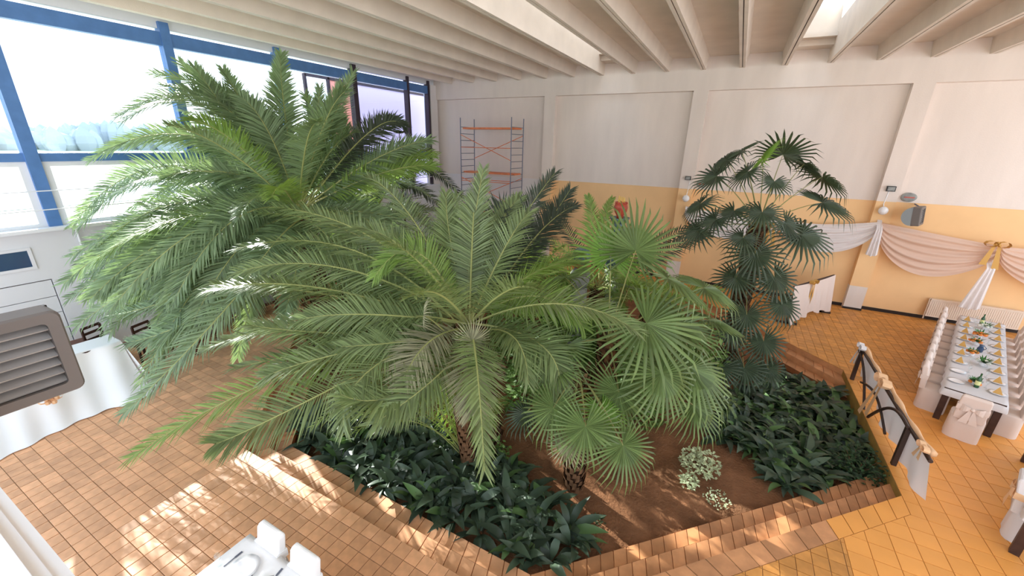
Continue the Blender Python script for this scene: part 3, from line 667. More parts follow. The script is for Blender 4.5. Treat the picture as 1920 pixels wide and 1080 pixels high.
for (px, py, d, r, h, n) in ((1070,560,10.5,.8,1.0,1500), (980,540,10.2,.9,1.2,1600), (1150,575,9.6,.7,.9,1200), (720,440,11.0,.9,1.8,1500), (610,420,11.6,.8,1.6,1200), (1010,620,8.4,.7,.9,1000), (1200,660,8.4,.7,.8,900), (1040,500,12.0,.8,1.4,1300), (1250,580,9.8,.7,.9,1000), (1330,620,9.3,.5,.7,600)):
    p = at(px, py, d); leafy('leafy_bush', 'bright green leafy bush growing between the palms', (p.x, p.y, soil_z(p.x, p.y)), 'undergreen', n, r, max(h, p.z+.9), .16, group='leafy bushes between the palms')
# fern with thin stems near the right leaves
c = onsoil(1320, 790); t = thing('fern', 'thin stemmed fern at the edge of the soil under the fan palm', 'plant', c)
for k in range(12):
    q = 2*PI*k/12; d = V((math.cos(q), math.sin(q), 0)); cc = V(c); frond(t, cc, cc+d*.3+UP*.6, cc+d*.6+UP*.45, 'fan', .14, 22, .02, 0, .3, rr=.007)
# small conifer
p = at(752, 300, 14.5); t = thing('norfolk_pine', 'small tiered conifer rising between palm fronds before the far window', 'conifer', (p.x, p.y, soil_z(p.x, p.y)-.03))
tz = at(757, 245, 14.5).z
MB().tube([(p.x, p.y, soil_z(p.x, p.y)-.03), (p.x, p.y, tz)], [.06, .012], 6).obj('trunk', 'trunk', t)
for k in range(7):
    z = tz-.1-.38*k
    for j in range(6):
        q = 2*PI*j/6+k*.4; L = .25+.17*k; a = V((p.x, p.y, z)); d = V((math.cos(q), math.sin(q), .12)); frond(t, a, a+d*L*.5, a+d*L+UP*.05, 'palm_dark', .13, 16, .05, 0, .1, t0=.1, rr=.01)
# ================================================================ FURNISHING
def R_(a, ax='Z'): return Matrix.Rotation(a, 4, ax)
# ceramic totems
def totem(name, label, px, d, stack):
    z = None; p = at(px[0], px[1], d); t = thing(name, label, 'ceramic sculpture', (p.x, p.y, soil_z(p.x, p.y)-.02))
    for pn, prof, m in stack:
        MB().lathe(prof, (p.x, p.y, 0), 24).obj(pn, m, t, smooth=True)
    return t, p
P = at(1163, 400, 11); zz = lambda y: at(1163, y, 11).z
t, p = totem('ceramic_totem', 'stacked blue ceramic totem topped by red pot and yellow candles', (1163, 400), 11, [
 ('pedestal', [(.3, soil_z(P.x, P.y)-.02), (.26, .6), (.2, 1.3), (.27, zz(520))], 'stone_grey'),
 ('lower_vase', [(.12, zz(520)), (.27, zz(505)), (.24, zz(490)), (.13, zz(470)), (.2, zz(462))], 'ceramic_blue'),
 ('vase', [(.1, zz(462)), (.2, zz(450)), (.2, zz(438)), (.12, zz(424)), (.15, zz(420))], 'ceramic_blue'),
 ('bowl', [(.1, zz(421)), (.2, zz(417)), (.26, zz(410)), (.27, zz(408)), (.22, zz(410))], 'ceramic_blue'),
 ('jar', [(.09, zz(411)), (.1, zz(404)), (.16, zz(397)), (.185, zz(388)), (.16, zz(381)), (.1, zz(379))], 'ceramic_red')])
cr_ = MB()
for k in range(10): q = 2*PI*k/10; cr_.ball((p.x+.14*math.cos(q), p.y+.14*math.sin(q), zz(379.5)), .035, 6)
cr_.obj('beaded_rim', 'ceramic_red', t)
for k in range(4): MB().tube([(p.x-.075+.05*k, p.y-.02*(k % 2), zz(381)), (p.x-.075+.05*k, p.y-.02*(k % 2), zz(366+(k*5) % 4))], [.016, .012], 6).obj('candle', 'yellow', t)
P = at(1090, 490, 10); z2 = lambda y: at(1090, y, 10).z
totem('ceramic_totem', 'shorter grey ceramic urn stack with terracotta dish among the plants', (1090, 490), 10, [
 ('pedestal', [(.28, soil_z(P.x, P.y)-.02), (.24, .4), (.2, z2(545))], 'stone_grey'), ('bowl', [(.16, z2(545)), (.24, z2(530)), (.25, z2(515)), (.14, z2(503))], 'stone_grey'),
 ('dish', [(.12, z2(503)), (.24, z2(497)), (.25, z2(493)), (.2, z2(495))], 'terracotta'), ('urn', [(.12, z2(495)), (.2, z2(488)), (.23, z2(478)), (.18, z2(467)), (.1, z2(463))], 'ceramic_blue')])
# scaffold
t = thing('scaffold_tower', 'steel ladder-frame scaffold tower with orange planks against the white wall', 'scaffold', (-9.9, 16.6, 0))
xl, xr, yf, yr, zt = -11.19, -8.61, 16.03, 17.15, 6.28
for x in (xl, xr):
    for y in (yf, yr): MB().tube([(x, y, 0), (x, y, zt)], .022, 6).obj('post', 'steel', t)
    for k in range(21): MB().tube([(x, yf, .3+k*.28), (x, yr, .3+k*.28)], .014, 5).obj('rung', 'steel', t)
for z in (5.82, 3.93, 2.1): MB().box((xl-.05, yf+.25, z), (xr+.05, yf+.85, z+.07)).obj('plank', 'orange_metal', t)
for z0, z1 in ((4.55, 5.58), (2.7, 3.75), (.8, 1.9)):
    MB().tube([(xl, yf, z1), (xr, yf, z0)], .016, 5).obj('brace', 'orange_metal', t); MB().tube([(xl, yr, z0), (xr, yr, z1)], .016, 5).obj('brace', 'orange_metal', t)
for z in (5.05, 3.6, 3.68, 1.7): MB().tube([(xl, yf, z), (xr, yf, z)], .016, 5).obj('guard_bar', 'orange_metal', t)
# unit heaters
def heater(name, label, M, body, rnd_back, s=1.0):
    """local: face in XZ plane looking -Y, width .62, height .5"""
    t = thing(name, label, 'heater', M.translation); t.rotation_euler = M.to_euler()
    W, Hh, Dp = .36*s, .30*s, .1*s
    b_ = .075*s
    def rr(w_, h_, r, y, n=5):
        out = []
        for cx, cz, q0 in ((1, 1, 0), (-1, 1, PI/2), (-1, -1, PI), (1, -1, 1.5*PI)):
            for k in range(n+1): q = q0+PI/2*k/n; out.append((cx*(w_-r)+r*math.cos(q), y, cz*(h_-r)+r*math.sin(q)))
        return out
    rings = [rr(W, Hh, .05*s, Dp), rr(W, Hh, .05*s, -Dp*.8), rr(W-.012*s, Hh-.012*s, .045*s, -Dp), rr(W-b_, Hh-b_, .03*s, -Dp), rr(W-b_, Hh-b_, .03*s, Dp*.6)]
    n = len(rings[0]); f = MB(); f.add([p for r in rings for p in r], [(i*n+k, i*n+(k+1) % n, (i+1)*n+(k+1) % n, (i+1)*n+k) for i in range(4) for k in range(n)])
    f.obj('casing', body, t, local=True)
    MB().box((-W+.02, Dp*.6, -Hh+.02), (W-.02, Dp*.7, Hh-.02)).obj('back_plate', 'black', t, local=True)
    for k in range(7):
        z = -Hh+b_+(2*Hh-2*b_)*(k+.5)/7; mb = MB().box((-W+b_, -.04*s, -.006*s), (W-b_, .04*s, .006*s), Matrix.Translation((0, -Dp*.4, z)) @ R_(.55, 'X')); mb.obj('louvre', 'louvre', t, local=True)
    pr = [(Dp+.26*s*math.sin(PI*k/12), -Hh*.97*math.cos(PI*k/12)) for k in range(13)]
    hs = MB(); hs.add([(x, y, z) for x in (-W*.98, W*.98) for y, z in pr], [tuple(range(13)), tuple(range(25, 12, -1))]+[(k, 13+k, 14+k, k+1) for k in range(12)]); hs.obj('rounded_housing', rnd_back, t, local=True)
    return t
# the one on this side: face plane X=const, louvres along Y, looking +X
M = Matrix.Translation((-3.5-.12, .40, 3.91)) @ R_(PI/2, 'Z')
hl = heater('unit_heater', 'large grey louvred heater close to the white parapet', M, 'heater', 'heater', .92)
tag(MB().box((-3.9, -.3, 3.88), (-3.74, .4, 3.94)).obj('heater_bracket', 'heater', None), 'grey steel bracket behind the large louvred heater', 'bracket')
hp = ony(1722, 405, 17.0)
M = Matrix.Translation(hp) @ R_(1.15, 'Z') @ R_(-.12, 'X')
h2_ = heater('unit_heater', 'small blue grey louvred heater hanging on the orange wall', M, 'heater', 'heater_blue', .95)
tag(MB().tube([(hp.x, hp.y, hp.z+.25), (hp.x, YW, hp.z+.3)], .02, 6).obj('heater_bracket', 'steel'), 'thin steel arm holding the heater on the orange wall', 'bracket')
# wall fittings
b_ = ony(1671, 354, YW-.3); t = thing('floodlight', 'small dark floodlight on pilaster above the white globe', 'lamp', b_)
MB().box((b_.x-.11, YW-.33, b_.z-.08), (b_.x+.11, YW-.25, b_.z+.08)).obj('housing', 'black', t); MB().box((b_.x-.09, YW-.335, b_.z-.06), (b_.x+.09, YW-.33, b_.z+.06)).obj('front_glass', 'stone_grey', t)
b_ = ony(1290, 334, YW-.3); t = thing('floodlight', 'small dark floodlight on pilaster behind the tall fan palm', 'lamp', b_)
MB().box((b_.x-.1, YW-.33, b_.z-.07), (b_.x+.1, YW-.25, b_.z+.07)).obj('housing', 'black', t); MB().box((b_.x-.08, YW-.335, b_.z-.05), (b_.x+.08, YW-.33, b_.z+.05)).obj('front_glass', 'stone_grey', t)
for (px, py, lb) in ((1656, 395, 'white globe lamp on the pilaster beside the heater'), (1286, 372, 'white globe lamp on the pilaster behind the tall fan palm')):
    b_ = ony(px, py, YW-.42); t = thing('globe_lamp', lb, 'lamp', b_)
    MB().ball(b_, .13, 16).obj('globe', 'white_gloss', t, smooth=True); MB().tube([b_+V((0, .05, .1)), (b_.x, YW-.25, b_.z+.2)], .015, 6).obj('arm', 'white_gloss', t); MB().tube([(b_.x, YW-.255, b_.z+.2), (b_.x+.03, YW-.255, b_.z+.62)], .01, 5).obj('cable', 'white_gloss', t)
for (px, py, lb) in ((1704, 370, 'oval red striped fixture on the wall above the heater'), (1316, 345, 'oval red fixture on the wall behind the tall fan palm')):
    b_ = ony(px, py, YW-.03); t = thing('wall_fixture', lb, 'wall fixture', b_)
    M = Matrix.Translation(b_) @ R_(PI/2, 'X') @ Matrix.Diagonal((1.4, 1, 1, 1)); mb = MB().lathe([(.14, -.03), (.14, .03), (.11, .05)], (0, 0, 0), 18); mb.v = [tuple(M @ V(q)) for q in mb.v]; mb.obj('ring', 'stone_grey', t)
    mb = MB().box((-.09, -.02, .04), (.09, .02, .06), M); mb.obj('stripe', 'ceramic_red', t)
# radiator
t = thing('panel_radiator', 'long cream panel radiator under the window-side wall cloth behind the banquet table', 'radiator', (7.4, 17.45, .15)); t['label'] = 'long cream panel radiator on the orange wall behind the banquet table'
MB().box((6.35, 17.42, .15), (8.5, 17.5, .74)).obj('panel', 'radiator', t)
for k in range(42): MB().box((6.4+k*.05, 17.412, .2), (6.425+k*.05, 17.42, .69)).obj('rib', 'radiator', t)
MB().box((6.35, 17.40, .72), (8.5, 17.54, .755)).obj('top_grille', 'radiator', t)
MB().tube([(6.33, 17.46, .05), (6.33, 17.46, .76)], .018, 6).obj('pipe', 'radiator', t); MB().tube([(6.5, 17.5, .4), (6.5, 17.6, .4)], .02, 6).obj('bracket', 'radiator', t); MB().tube([(8.3, 17.5, .4), (8.3, 17.6, .4)], .02, 6).obj('bracket', 'radiator', t)
# swags on the wall
def swag(label, x0, x1, zt0, zt1, sag_t, zb, m, y=17.28, narrow0=.3, narrow1=.3):
    def fn(u, v):
        x = lerp(x0, x1, u); s_ = math.sin(PI*u); top = lerp(zt0, zt1, u)-sag_t*s_
        e = s_**.6; bot = lerp(lerp(zt0, zt1, u)-lerp(narrow0, narrow1, u), zb, e)
        z = lerp(top, bot, v); f = .05*math.sin(v*34+2*s_)*(.4+.6*s_)+.03*math.sin(v*15+u*3)
        return (x, y+f-.06*s_*v, z)
    g = MB().grid(fn, 40, 44); o = g.obj('swag_drape', m, smooth=True); return tag(o, label, 'drapery')
swag('white cloth swag on the orange wall between the pilasters behind the tall fan palm', -1.5, 1.7, 3.1, 2.85, .08, 2.05, 'cloth', 17.2)
swag('white cloth swag ending at the pilaster beside the globe lamp', 1.75, 4.4, 2.85, 3.1, .1, 1.95, 'cloth', 17.2)
swag('peach sheer cloth swag sagging under the small wall heater', 4.45, 7.3, 3.08, 2.68, .02, 1.55, 'sheer', 17.2)
swag('peach sheer cloth swag beyond the hanging gold bow', 7.35, 10.2, 2.68, 2.75, .05, 1.5, 'sheer', 17.2)
def tail(label, x, z0, z1, w0, w1, m, y=17.1, cat='drapery', name='cloth_tail', dx=0, yw=17.34):
    g = MB().grid(lambda u, v: (x+(u-.5)*lerp(w0, w1, v)+dx*v, lerp(yw, y, min(1, v*4))-.05*math.sin(u*18)*v, lerp(z0, z1, v)-.12*v*(1-abs(u-.5))), 14, 12); return tag(g.obj(name, m, smooth=True), label, cat)
tail('white cloth tail hanging from the pilaster beside the globe lamp', 4.4, 3.15, 2.1, .12, .32, 'cloth', 17.05)
tail('long white cloth tail hanging under the gold bow on the wall', 7.25, 2.45, .8, .1, .5, 'cloth', 17.0, dx=-.15, yw=17.59)
def bow(root, c, m, s=1.0, ax=V((1, 0, 0)), nrm=V((0, -1, 0)), tails=True, tl=.9):
    ax = ax.normalized(); nrm = nrm.normalized(); upv = nrm.cross(ax); upv = upv if upv.z > 0 else -upv
    MB().ball(c, .05*s, 8).obj('knot', m, root)
    for sg in (-1, 1):
        g = MB(); pts = []
        for k in range(9):
            q = PI*2*k/8; pts.append(c+ax*(sg*.13*s*(1-math.cos(q))*.7)+upv*(.06*s*math.sin(q))+nrm*.02)
        g.grid(lambda u, v: pts[int(round(u*8))]+nrm*(v-.5)*.1*s, 8, 1); g.obj('loop', m, root)
        if tails:
            g = MB(); g.grid(lambda u, v: c+ax*(sg*(.03+.07*v)*s+(u-.5)*lerp(.04, .11, v)*s)-upv*(tl*s*v)*(1 if sg > 0 else .85)+nrm*.03, 3, 5); g.obj('tail', m, root)
b_ = ony(1870, 458, 17.05); t = thing('gold_bow', 'large gold ribbon bow holding the wall cloth above the radiator', 'bow', b_); bow(t, b_, 'gold', 1.5, tl=.5)
b_ = ony(1449, 420, 17.05); t = thing('gold_bow', 'gold ribbon bow on the wall behind the tall fan palm', 'bow', b_); bow(t, b_, 'gold', 1.4, tl=.6)
# draped handrail at the bed
t = thing('handrail', 'dark wooden handrail with curved braces along the planting bed', 'railing', (3.36, 9.4, 0)); X = 3.36
MB().tube([(X, 7.36, .82), (X, 11.56, .82)], .032, 8).obj('top_rail', 'rail', t)
for y, zb in ((11.5, -.02), (8.3, -.02)): MB().box((X-.035, y-.035, zb), (X+.035, y+.035, .82)).obj('post', 'rail', t)
def arc(y0, z0, y1, z1, bul, n=14):
    return [(X-.05, lerp(y0, y1, i/n)+0, lerp(z0, z1, i/n)+bul*math.sin(PI*i/n)) for i in range(n+1)]
MB().tube(arc(11.5, .78, 10.1, .0, .18), .026, 8).obj('brace', 'rail', t)
MB().tube(arc(8.2, .85, 9.8, .0, .3), .028, 8).obj('brace', 'rail', t)
MB().tube(arc(10.75, .32, 8.85, .25, .25), .024, 8).obj('brace', 'rail', t)
def hang(u, v):
    y = lerp(11.5, 7.55, u); f = .045*math.sin(u*46+.8*math.sin(u*11))*v+.03*math.sin(u*19+1)*v
    hem = .30*math.sin(PI*u/.45)*.5+.12 if u < .45 else .10-.06*(u-.45)
    z = lerp(.87, max(.03, hem+.02*math.sin(u*31)), v)
    return (X+.045+f+.06*v, y-.1*v*(u > .9), z)
tag(MB().grid(hang, 70, 16).obj('rail_drape', 'cloth', smooth=True), 'white cloth hanging over the dark handrail by the planting bed', 'drapery')
g = MB(); pts = [(X+.05, lerp(11.5, 7.5, i/30), .88-.06*abs(math.sin(2*PI*i/30))) for i in range(31)]; g.tube(pts, [.045+.015*math.sin(i*1.1) for i in range(31)], 7)
tag(g.obj('peach_garland', 'peach', smooth=True), 'peach ribbon garland twisted along the draped handrail', 'garland')
for y, lb, s_, tl in ((11.45, 'pale bow tied at the far end of the draped handrail', 1.0, .5), (9.75, 'large peach bow tied halfway along the draped handrail', 1.5, .6), (7.6, 'small peach rosette bow at the open end of the draped handrail', .8, .3)):
    c = V((X-.02, y, .9)); q = thing('rail_bow', lb, 'bow', c); bow(q, c, 'peach' if y < 11 else 'cloth', s_, V((0, 1, 0)), V((-1, 0, .15)), True, tl)
# draped stand at the back steps
a, b_ = V((2.15, 14.5, 0)), V((3.5, 16.6, 0)); t = thing('handrail', 'dark low railing under a draped cloth in front of the orange wall', 'railing', a)
for q in (.08, .92):
    p = a.lerp(b_, q); MB().box((p.x-.03, p.y-.03, 0), (p.x+.03, p.y+.03, 1.25)).obj('post', 'rail', t); MB().box((p.x-.28, p.y-.03, 0), (p.x+.28, p.y+.03, .06)).obj('foot', 'rail', t)
MB().tube([a+UP*1.25, b_+UP*1.3], .03, 8).obj('top_rail', 'rail', t)
nn = V((b_.y-a.y, -(b_.x-a.x), 0)).normalized()
def dh(u, v): p = a.lerp(b_, u)+nn*(.05+.04*math.sin(u*40)*v+.12*v); return (p.x, p.y, max(.02, lerp(1.3, 1.33, u)-.05*math.sin(PI*u)-v*(1.0+.25*abs(u-.5)*2+.04*math.sin(u*22))))
tag(MB().grid(dh, 50, 14).obj('rail_drape', 'cover', smooth=True), 'pinkish white cloth draped over the railing in front of the orange wall', 'drapery')
c = a.lerp(b_, .42)+UP*1.3+nn*.08; t = thing('rail_bow', 'gold ribbon bow on the cloth draped in front of the orange wall', 'bow', c); bow(t, c, 'gold', 1.1, (b_-a).normalized(), nn, True, .7)
# ---------------- chairs with covers
def covered_chair(label, group, loc, rz, sash='cover', m='cover'):
    t = thing('covered_chair', label, 'chair', loc, group, rz)   # sitter faces +Y, back at -Y
    mb = MB(); n = 28
    def ring(z, k, wav):
        out = []
        for i in range(n):
            q = 2*PI*i/n; cx, cy = math.cos(q), math.sin(q); s_ = .235/max(abs(cx), abs(cy))*k*(1 if abs(abs(cx)-abs(cy)) > .25 else .95); out.append((cx*s_*(1+wav*math.sin(q*9)), cy*s_*(1+wav*math.sin(q*9+1)), z))
        return out
    rs = [ring(.0, 1.02, .02), ring(.25, 1.01, .012), ring(.45, 1, 0), ring(.47, .96, 0), ring(.475, .3, 0)]
    mb.add([p for r in rs for p in r], [(i*n+k, i*n+(k+1) % n, (i+1)*n+(k+1) % n, (i+1)*n+k) for i in range(4) for k in range(n)]+[tuple(range(4*n, 5*n))])
    mb.obj('seat_cover', m, t, True, True)
    bk = MB(); prof = [(.45, .0, 1), (.7, -.02, .99), (.93, -.06, .96), (.975, -.07, .9)]
    for z, y, k in prof:
        w_ = .205*k; th = .05 if z < .95 else .03; bk.v += [(-w_, -.215+y-th, z), (w_, -.215+y-th, z), (w_, -.215+y+th, z), (-w_, -.215+y+th, z)]
    for i in range(3):
        for k in range(4): bk.f.append((i*4+k, i*4+(k+1) % 4, i*4+4+(k+1) % 4, i*4+4+k))
    bk.f.append((12, 13, 14, 15)); o = bk.obj('back_cover', m, t, False, True); bv = o.modifiers.new('bevel', 'BEVEL'); bv.width = .02; bv.segments = 2
    sh = MB().box((-.212, -.30, .66), (.212, -.175, .76)); so2 = sh.obj('sash', sash, t, False, True)
    g = MB()
    for sg in (-1, 1):
        g.grid(lambda u, v: (sg*(.02+.13*u), -.31-.03*math.sin(PI*u), .71+(v-.5)*(.05+.11*u)), 4, 2)
        g.grid(lambda u, v: (sg*(.01+.06*v)+(u-.5)*lerp(.05, .12, v), -.315-.02*v, .70-.28*v), 3, 3)
    g.ball((0, -.315, .71), .035, 8); g.obj('bow', sash, t, False, True)
    return t
p0, p1 = V((4.9, 10.32, 0)), V((7.0, 15.9, 0)); ang = math.atan2(-(p1.x-p0.x), p1.y-p0.y); dv = (p1-p0).normalized(); rv = V((dv.y, -dv.x, 0)); TL = (p1-p0).length
tr_ = thing('banquet_table', 'long banquet table set with plates and napkins on the golden floor', 'table', p0, None, ang)
MB().box((-.42, .02, .70), (.42, TL, .735)).obj('tabletop', 'wood_dark', tr_, local=True)
for sx_ in (-1, 1):
    for y in (.06, TL*.5, TL-.1): MB().box((sx_*.36-.05, y-.04, 0), (sx_*.36+.05, y+.06, .70)).obj('leg', 'wood_dark', tr_, local=True)
def cloth_top(hw, L, z, drop, dn, seed=0):
    def fn(u, v):
        s_ = (u-.5)*2*(hw+drop); y = -dn+v*(L+2*dn); zz_ = z; x = max(-hw, min(hw, s_)); dr = max(0, abs(s_)-hw); yy = max(0, min(L, y)); d2 = max(0, -y)+max(0, y-L)
        return (x+math.copysign(.02+.015*math.sin(y*14), s_)*(dr > 0)*min(1, dr*8), yy+(-.02 if y < 0 else .02 if y > L else 0)*(1 if d2 else 0), zz_-max(dr, d2))
    return fn
tcb = MB().grid(cloth_top(.44, TL, .742, .16, .16), 16, 60); o = tcb.obj('tablecloth', 'cloth', None, True, True); o.location = p0; o.rotation_euler = (0, 0, ang); tag(o, 'white cloth covering the long banquet table', 'tablecloth')
cg = 'covered chairs along the long banquet table'
L1 = 'pinkish white covered chair with bow at the long table, side toward the handrail'; L2 = 'pinkish white covered chair with bow at the long table, side away from the handrail'
for k in range(9):
    y = .5+k*.62
    c = p0+dv*y-rv*.5; covered_chair(L1, cg+' facing away from the bed', c, ang-PI/2)
    c = p0+dv*y+rv*.5; covered_chair(L2, cg+' facing the bed', c, ang+PI/2)
covered_chair('pinkish covered chair with tied bow at the end of the long banquet table', None, p0-dv*.33, ang)
def lathe_obj(name, prof, m, loc, parent=None, n=14): o = MB().lathe(prof, (0, 0, 0), n).obj(name, m, parent, True, True); o.location = loc; return o
plate0 = MB().lathe([(.02, 0), (.08, .004), (.13, .018), (.135, .02), (.09, .01), (.01, .006)], (0, 0, 0), 18).mesh('plate', 'white_gloss', smooth=True)
glass0 = MB().lathe([(.03, 0), (.006, .01), (.006, .07), (.028, .09), (.033, .13), (.028, .16)], (0, 0, 0), 12).mesh('wine_glass', 'clear', smooth=True)
nap0 = MB().add([(-.07, -.04, 0), (.07, -.04, 0), (0, .05, .01), (0, 0, .14)], [(0, 2, 1), (0, 1, 3), (1, 2, 3), (2, 0, 3)]).mesh('napkin', 'gold')
def put(name, me, loc, label, cat, group, rz=0):
    o = bpy.data.objects.new(name, me); COL.objects.link(o); o.location = loc; o.rotation_euler = (0, 0, rz); return tag(o, label, cat, group)
ZT = .746
for k in range(9):
    for sg in (-1, 1):
        y = .5+k*.62; c = p0+dv*y+rv*(sg*.29)+UP*ZT; side = 'toward' if sg < 0 else 'away from'
        put('dinner_plate', plate0, c, 'white dinner plate on the long table, row %s the handrail' % side, 'plate', 'plates on the long table '+side)
        if not (sg < 0 and k < 2): put('folded_napkin', nap0, c+UP*.012, 'gold folded napkin on a plate of the long table, row %s the handrail' % side, 'napkin', 'napkins on the long table '+side, ang)
        put('wine_glass', glass0, c-rv*(sg*.16)+dv*.13, 'clear wine glass on the long table, row %s the handrail' % side, 'glass', 'glasses on the long table '+side)
def bottle(loc, label):
    t = thing('wine_bottle', label, 'bottle', loc); MB().lathe([(.037, 0), (.04, .01), (.04, .19), (.015, .25), (.014, .31), (.016, .315)], loc, 14).obj('glass_body', 'bottle', t, True)
    MB().lathe([(.0412, .06), (.0412, .15)], loc, 14).obj('label', 'bottle_label', t)
bottle(p0+dv*.5+UP*ZT, 'green wine bottle at the front end of the banquet table'); bottle(p0+dv*5.35-rv*.02+UP*ZT, 'dark wine bottle at the radiator end of the banquet table')
def bouquet(loc, label, m, r, n, tall=.12, name='flower_arrangement'):
    t = thing(name, label, 'flowers', loc); MB().lathe([(.04, 0), (.05, .05), (.045, .08)], loc, 12).obj('bowl', 'white_gloss', t)
    lf = MB()
    for k in range(40):
        q = random.uniform(0, 2*PI); d = V((math.cos(q), math.sin(q), random.uniform(.1, .9))); p = V(loc)+UP*.07; e = V((-d.y, d.x, 0))*.02; lf.add([p, p+d*r*.5+e, p+d*r, p+d*r*.5-e], [(0, 1, 2, 3)])
    o = lf.obj('leaves', 'greenery', t); o['kind'] = 'stuff'
    for k in range(n):
        q = 2*PI*k/n*1.7; rr = r*.75*math.sqrt((k+.5)/n); MB().ball((loc[0]+rr*math.cos(q), loc[1]+rr*math.sin(q), loc[2]+tall*(1-.4*rr/r)), .045, 8, .7).obj('bloom', m, t, True)
bouquet(p0+dv*1.95+rv*.05+UP*ZT, 'green leafy table decoration with white flowers on the banquet table', 'flower_white', .17, 4)
bouquet(p0+dv*5.0+rv*.05+UP*ZT, 'white flower bowl near the radiator end of the banquet table', 'flower_white', .16, 9)
bouquet(p0+dv*4.1-rv*.02+UP*ZT, 'bright orange flower bowl in the far half of the banquet table', 'flower_orange', .17, 10)
bouquet(p0+dv*3.4-rv*.08+UP*ZT, 'loose orange flowers in the middle of the banquet table', 'flower_orange', .15, 6)
bouquet(p0+dv*2.45-rv*.12+UP*ZT, 'small orange flowers beside the green table decoration', 'flower_orange', .12, 5)
bouquet(p0+dv*.62-rv*.03+UP*ZT, 'orange sprigs around the green wine bottle', 'flower_orange', .12, 4, .06)
t = thing('glass_jug', 'dark glass jug in the middle of the banquet table', 'jug', p0+dv*2.9+UP*ZT); MB().lathe([(.05, 0), (.06, .08), (.035, .14), (.045, .18)], t.location, 14).obj('jug_body', 'dark_glass', t, True); MB().tube([t.location+V((.055, 0, .05)), t.location+V((.1, 0, .1)), t.location+V((.04, 0, .16))], .008, 5).obj('handle', 'dark_glass', t)
# second table at the lower right
q0 = V((4.24, 6.92, 0)); a2 = -.42
t2 = thing('banquet_table', 'dark legged banquet table corner with one covered chair on the golden floor', 'table', q0, None, a2)
MB().box((.0, .0, .70), (.9, 3.0, .735)).obj('tabletop', 'wood_dark', t2, local=True)
for x, y in ((.02, .02), (.8, .02), (.02, 2.9), (.8, 2.9)): MB().box((x, y, 0), (x+.1, y+.1, .70)).obj('leg', 'wood_dark', t2, local=True)
o = MB().grid(lambda u, v: (cloth_top(.46, 3.0, .742, .16, .16)(u, v)[0]+.45, *cloth_top(.46, 3.0, .742, .16, .16)(u, v)[1:]), 16, 34).obj('tablecloth', 'cloth', None, True, True); o.location = q0; o.rotation_euler = (0, 0, a2); tag(o, 'white cloth on the table beside the lone covered chair', 'tablecloth')
M2 = Matrix.Translation(q0) @ R_(a2)
covered_chair('covered chair with peach sash beside the dark table leg', None, M2 @ V((.16, .52, 0)), a2-PI/2, 'peach', 'cloth')
# table at lower left with two chairs
d0 = V((-4.36, 1.71, 0))
t3 = thing('banquet_table', 'white table set with plates beside two white covered chairs', 'table', (-4.36, 1.71, 0))
MB().box((-4.36, .2, .70), (-1.6, 1.70, .735)).obj('tabletop', 'wood_dark', t3)
for x in (-4.28, -1.75):
    for y in (.28, 1.55): MB().box((x, y, 0), (x+.08, y+.08, .7)).obj('leg', 'wood_dark', t3)
o = MB().grid(lambda u, v: (lambda q: (-2.98+q[0], .2+q[1], q[2]))(cloth_top(1.4, 1.52, .742, .12, .12)(u, v)), 50, 30).obj('tablecloth', 'cloth_bright', None, True); tag(o, 'bright white cloth on the table beside the tiled floor', 'tablecloth')
for x in (-4.02, -3.42): covered_chair('white covered chair beside the bright white table', 'white covered chairs at the bright table', V((x, 1.53, 0)), PI, 'cloth_bright', 'cloth_bright')
pl = MB().lathe([(.03, 0), (.11, .004), (.155, .02), (.16, .023), (.11, .012), (.01, .008)], (0, 0, 0), 24).mesh('plate', 'white_gloss', smooth=True)
for x, y in ((-4.0, 1.45), (-3.42, 1.45), (-4.0, .8), (-3.42, .8)): put('dinner_plate', pl, (x, y, ZT), 'large white dinner plate on the bright white table', 'plate', 'plates on the bright white table')
put('folded_napkin', MB().add([(-.07, -.07, 0), (.08, -.04, 0), (.05, .09, .0), (0, 0, .05)], [(0, 2, 1), (0, 1, 3), (1, 2, 3), (2, 0, 3)]).mesh('napkin', 'stone_grey'), (-3.7, 1.48, ZT), 'beige folded napkin between two plates on the bright table', 'napkin', None)
for x, y in ((-4.28, 1.35), (-4.05, 1.15), (-3.9, 1.1), (-3.6, 1.12)): put('wine_glass', glass0, (x, y, ZT), 'wine glass on the bright white table', 'glass', 'glasses on the bright white table')
for x, y, r in ((-4.22, 1.45, 0), (-3.83, 1.35, .3), (-3.62, 1.55, .2)):
    kt = MB().box((-.006, -.09, 0), (.006, .03, .004)); kt.box((-.012, .03, 0), (.012, .11, .004)); put('table_knife', kt.mesh('knife', 'steel'), (x, y, ZT), 'steel knife lying on the bright white table', 'cutlery', 'cutlery on the bright white table', r)
# draped counter on the left
def dc(u, v):
    y = lerp(-.4, 3.02, u); f = .07*math.sin(y*5+2*math.sin(y*2.1)+v*2)*min(1, v*2)+.03*math.sin(y*14+4*v)*v+.12*noise.noise((y*.9, v*2, 5))*v
    if v < .25: x = lerp(-11.75, -11.15, v/.25); z = 1.0
    else: k = (v-.25)/.75; x = lerp(-11.15, -10.15, k**1.15)-.1*(y-1)*.5*k+f; z = max(.02, 1.0-.985*k**.9)
    return (x, y, z)
tag(MB().grid(dc, 90, 40).obj('counter_drape', 'cloth_bright', smooth=True), 'white wrinkled cloth draped over the counter behind the large heater', 'drapery')
de = MB().grid(lambda u, v: (lerp(lerp(-11.75, -11.15, u), lerp(-11.75, -10.3, u), v), 3.02+.09*v+.03*math.sin(u*14)*v, max(.02, 1-.98*v)), 14, 10)
de_o = tag(de.obj('counter_drape_end', 'cloth_bright', smooth=True), 'end fall of the white cloth on the draped counter', 'drapery')
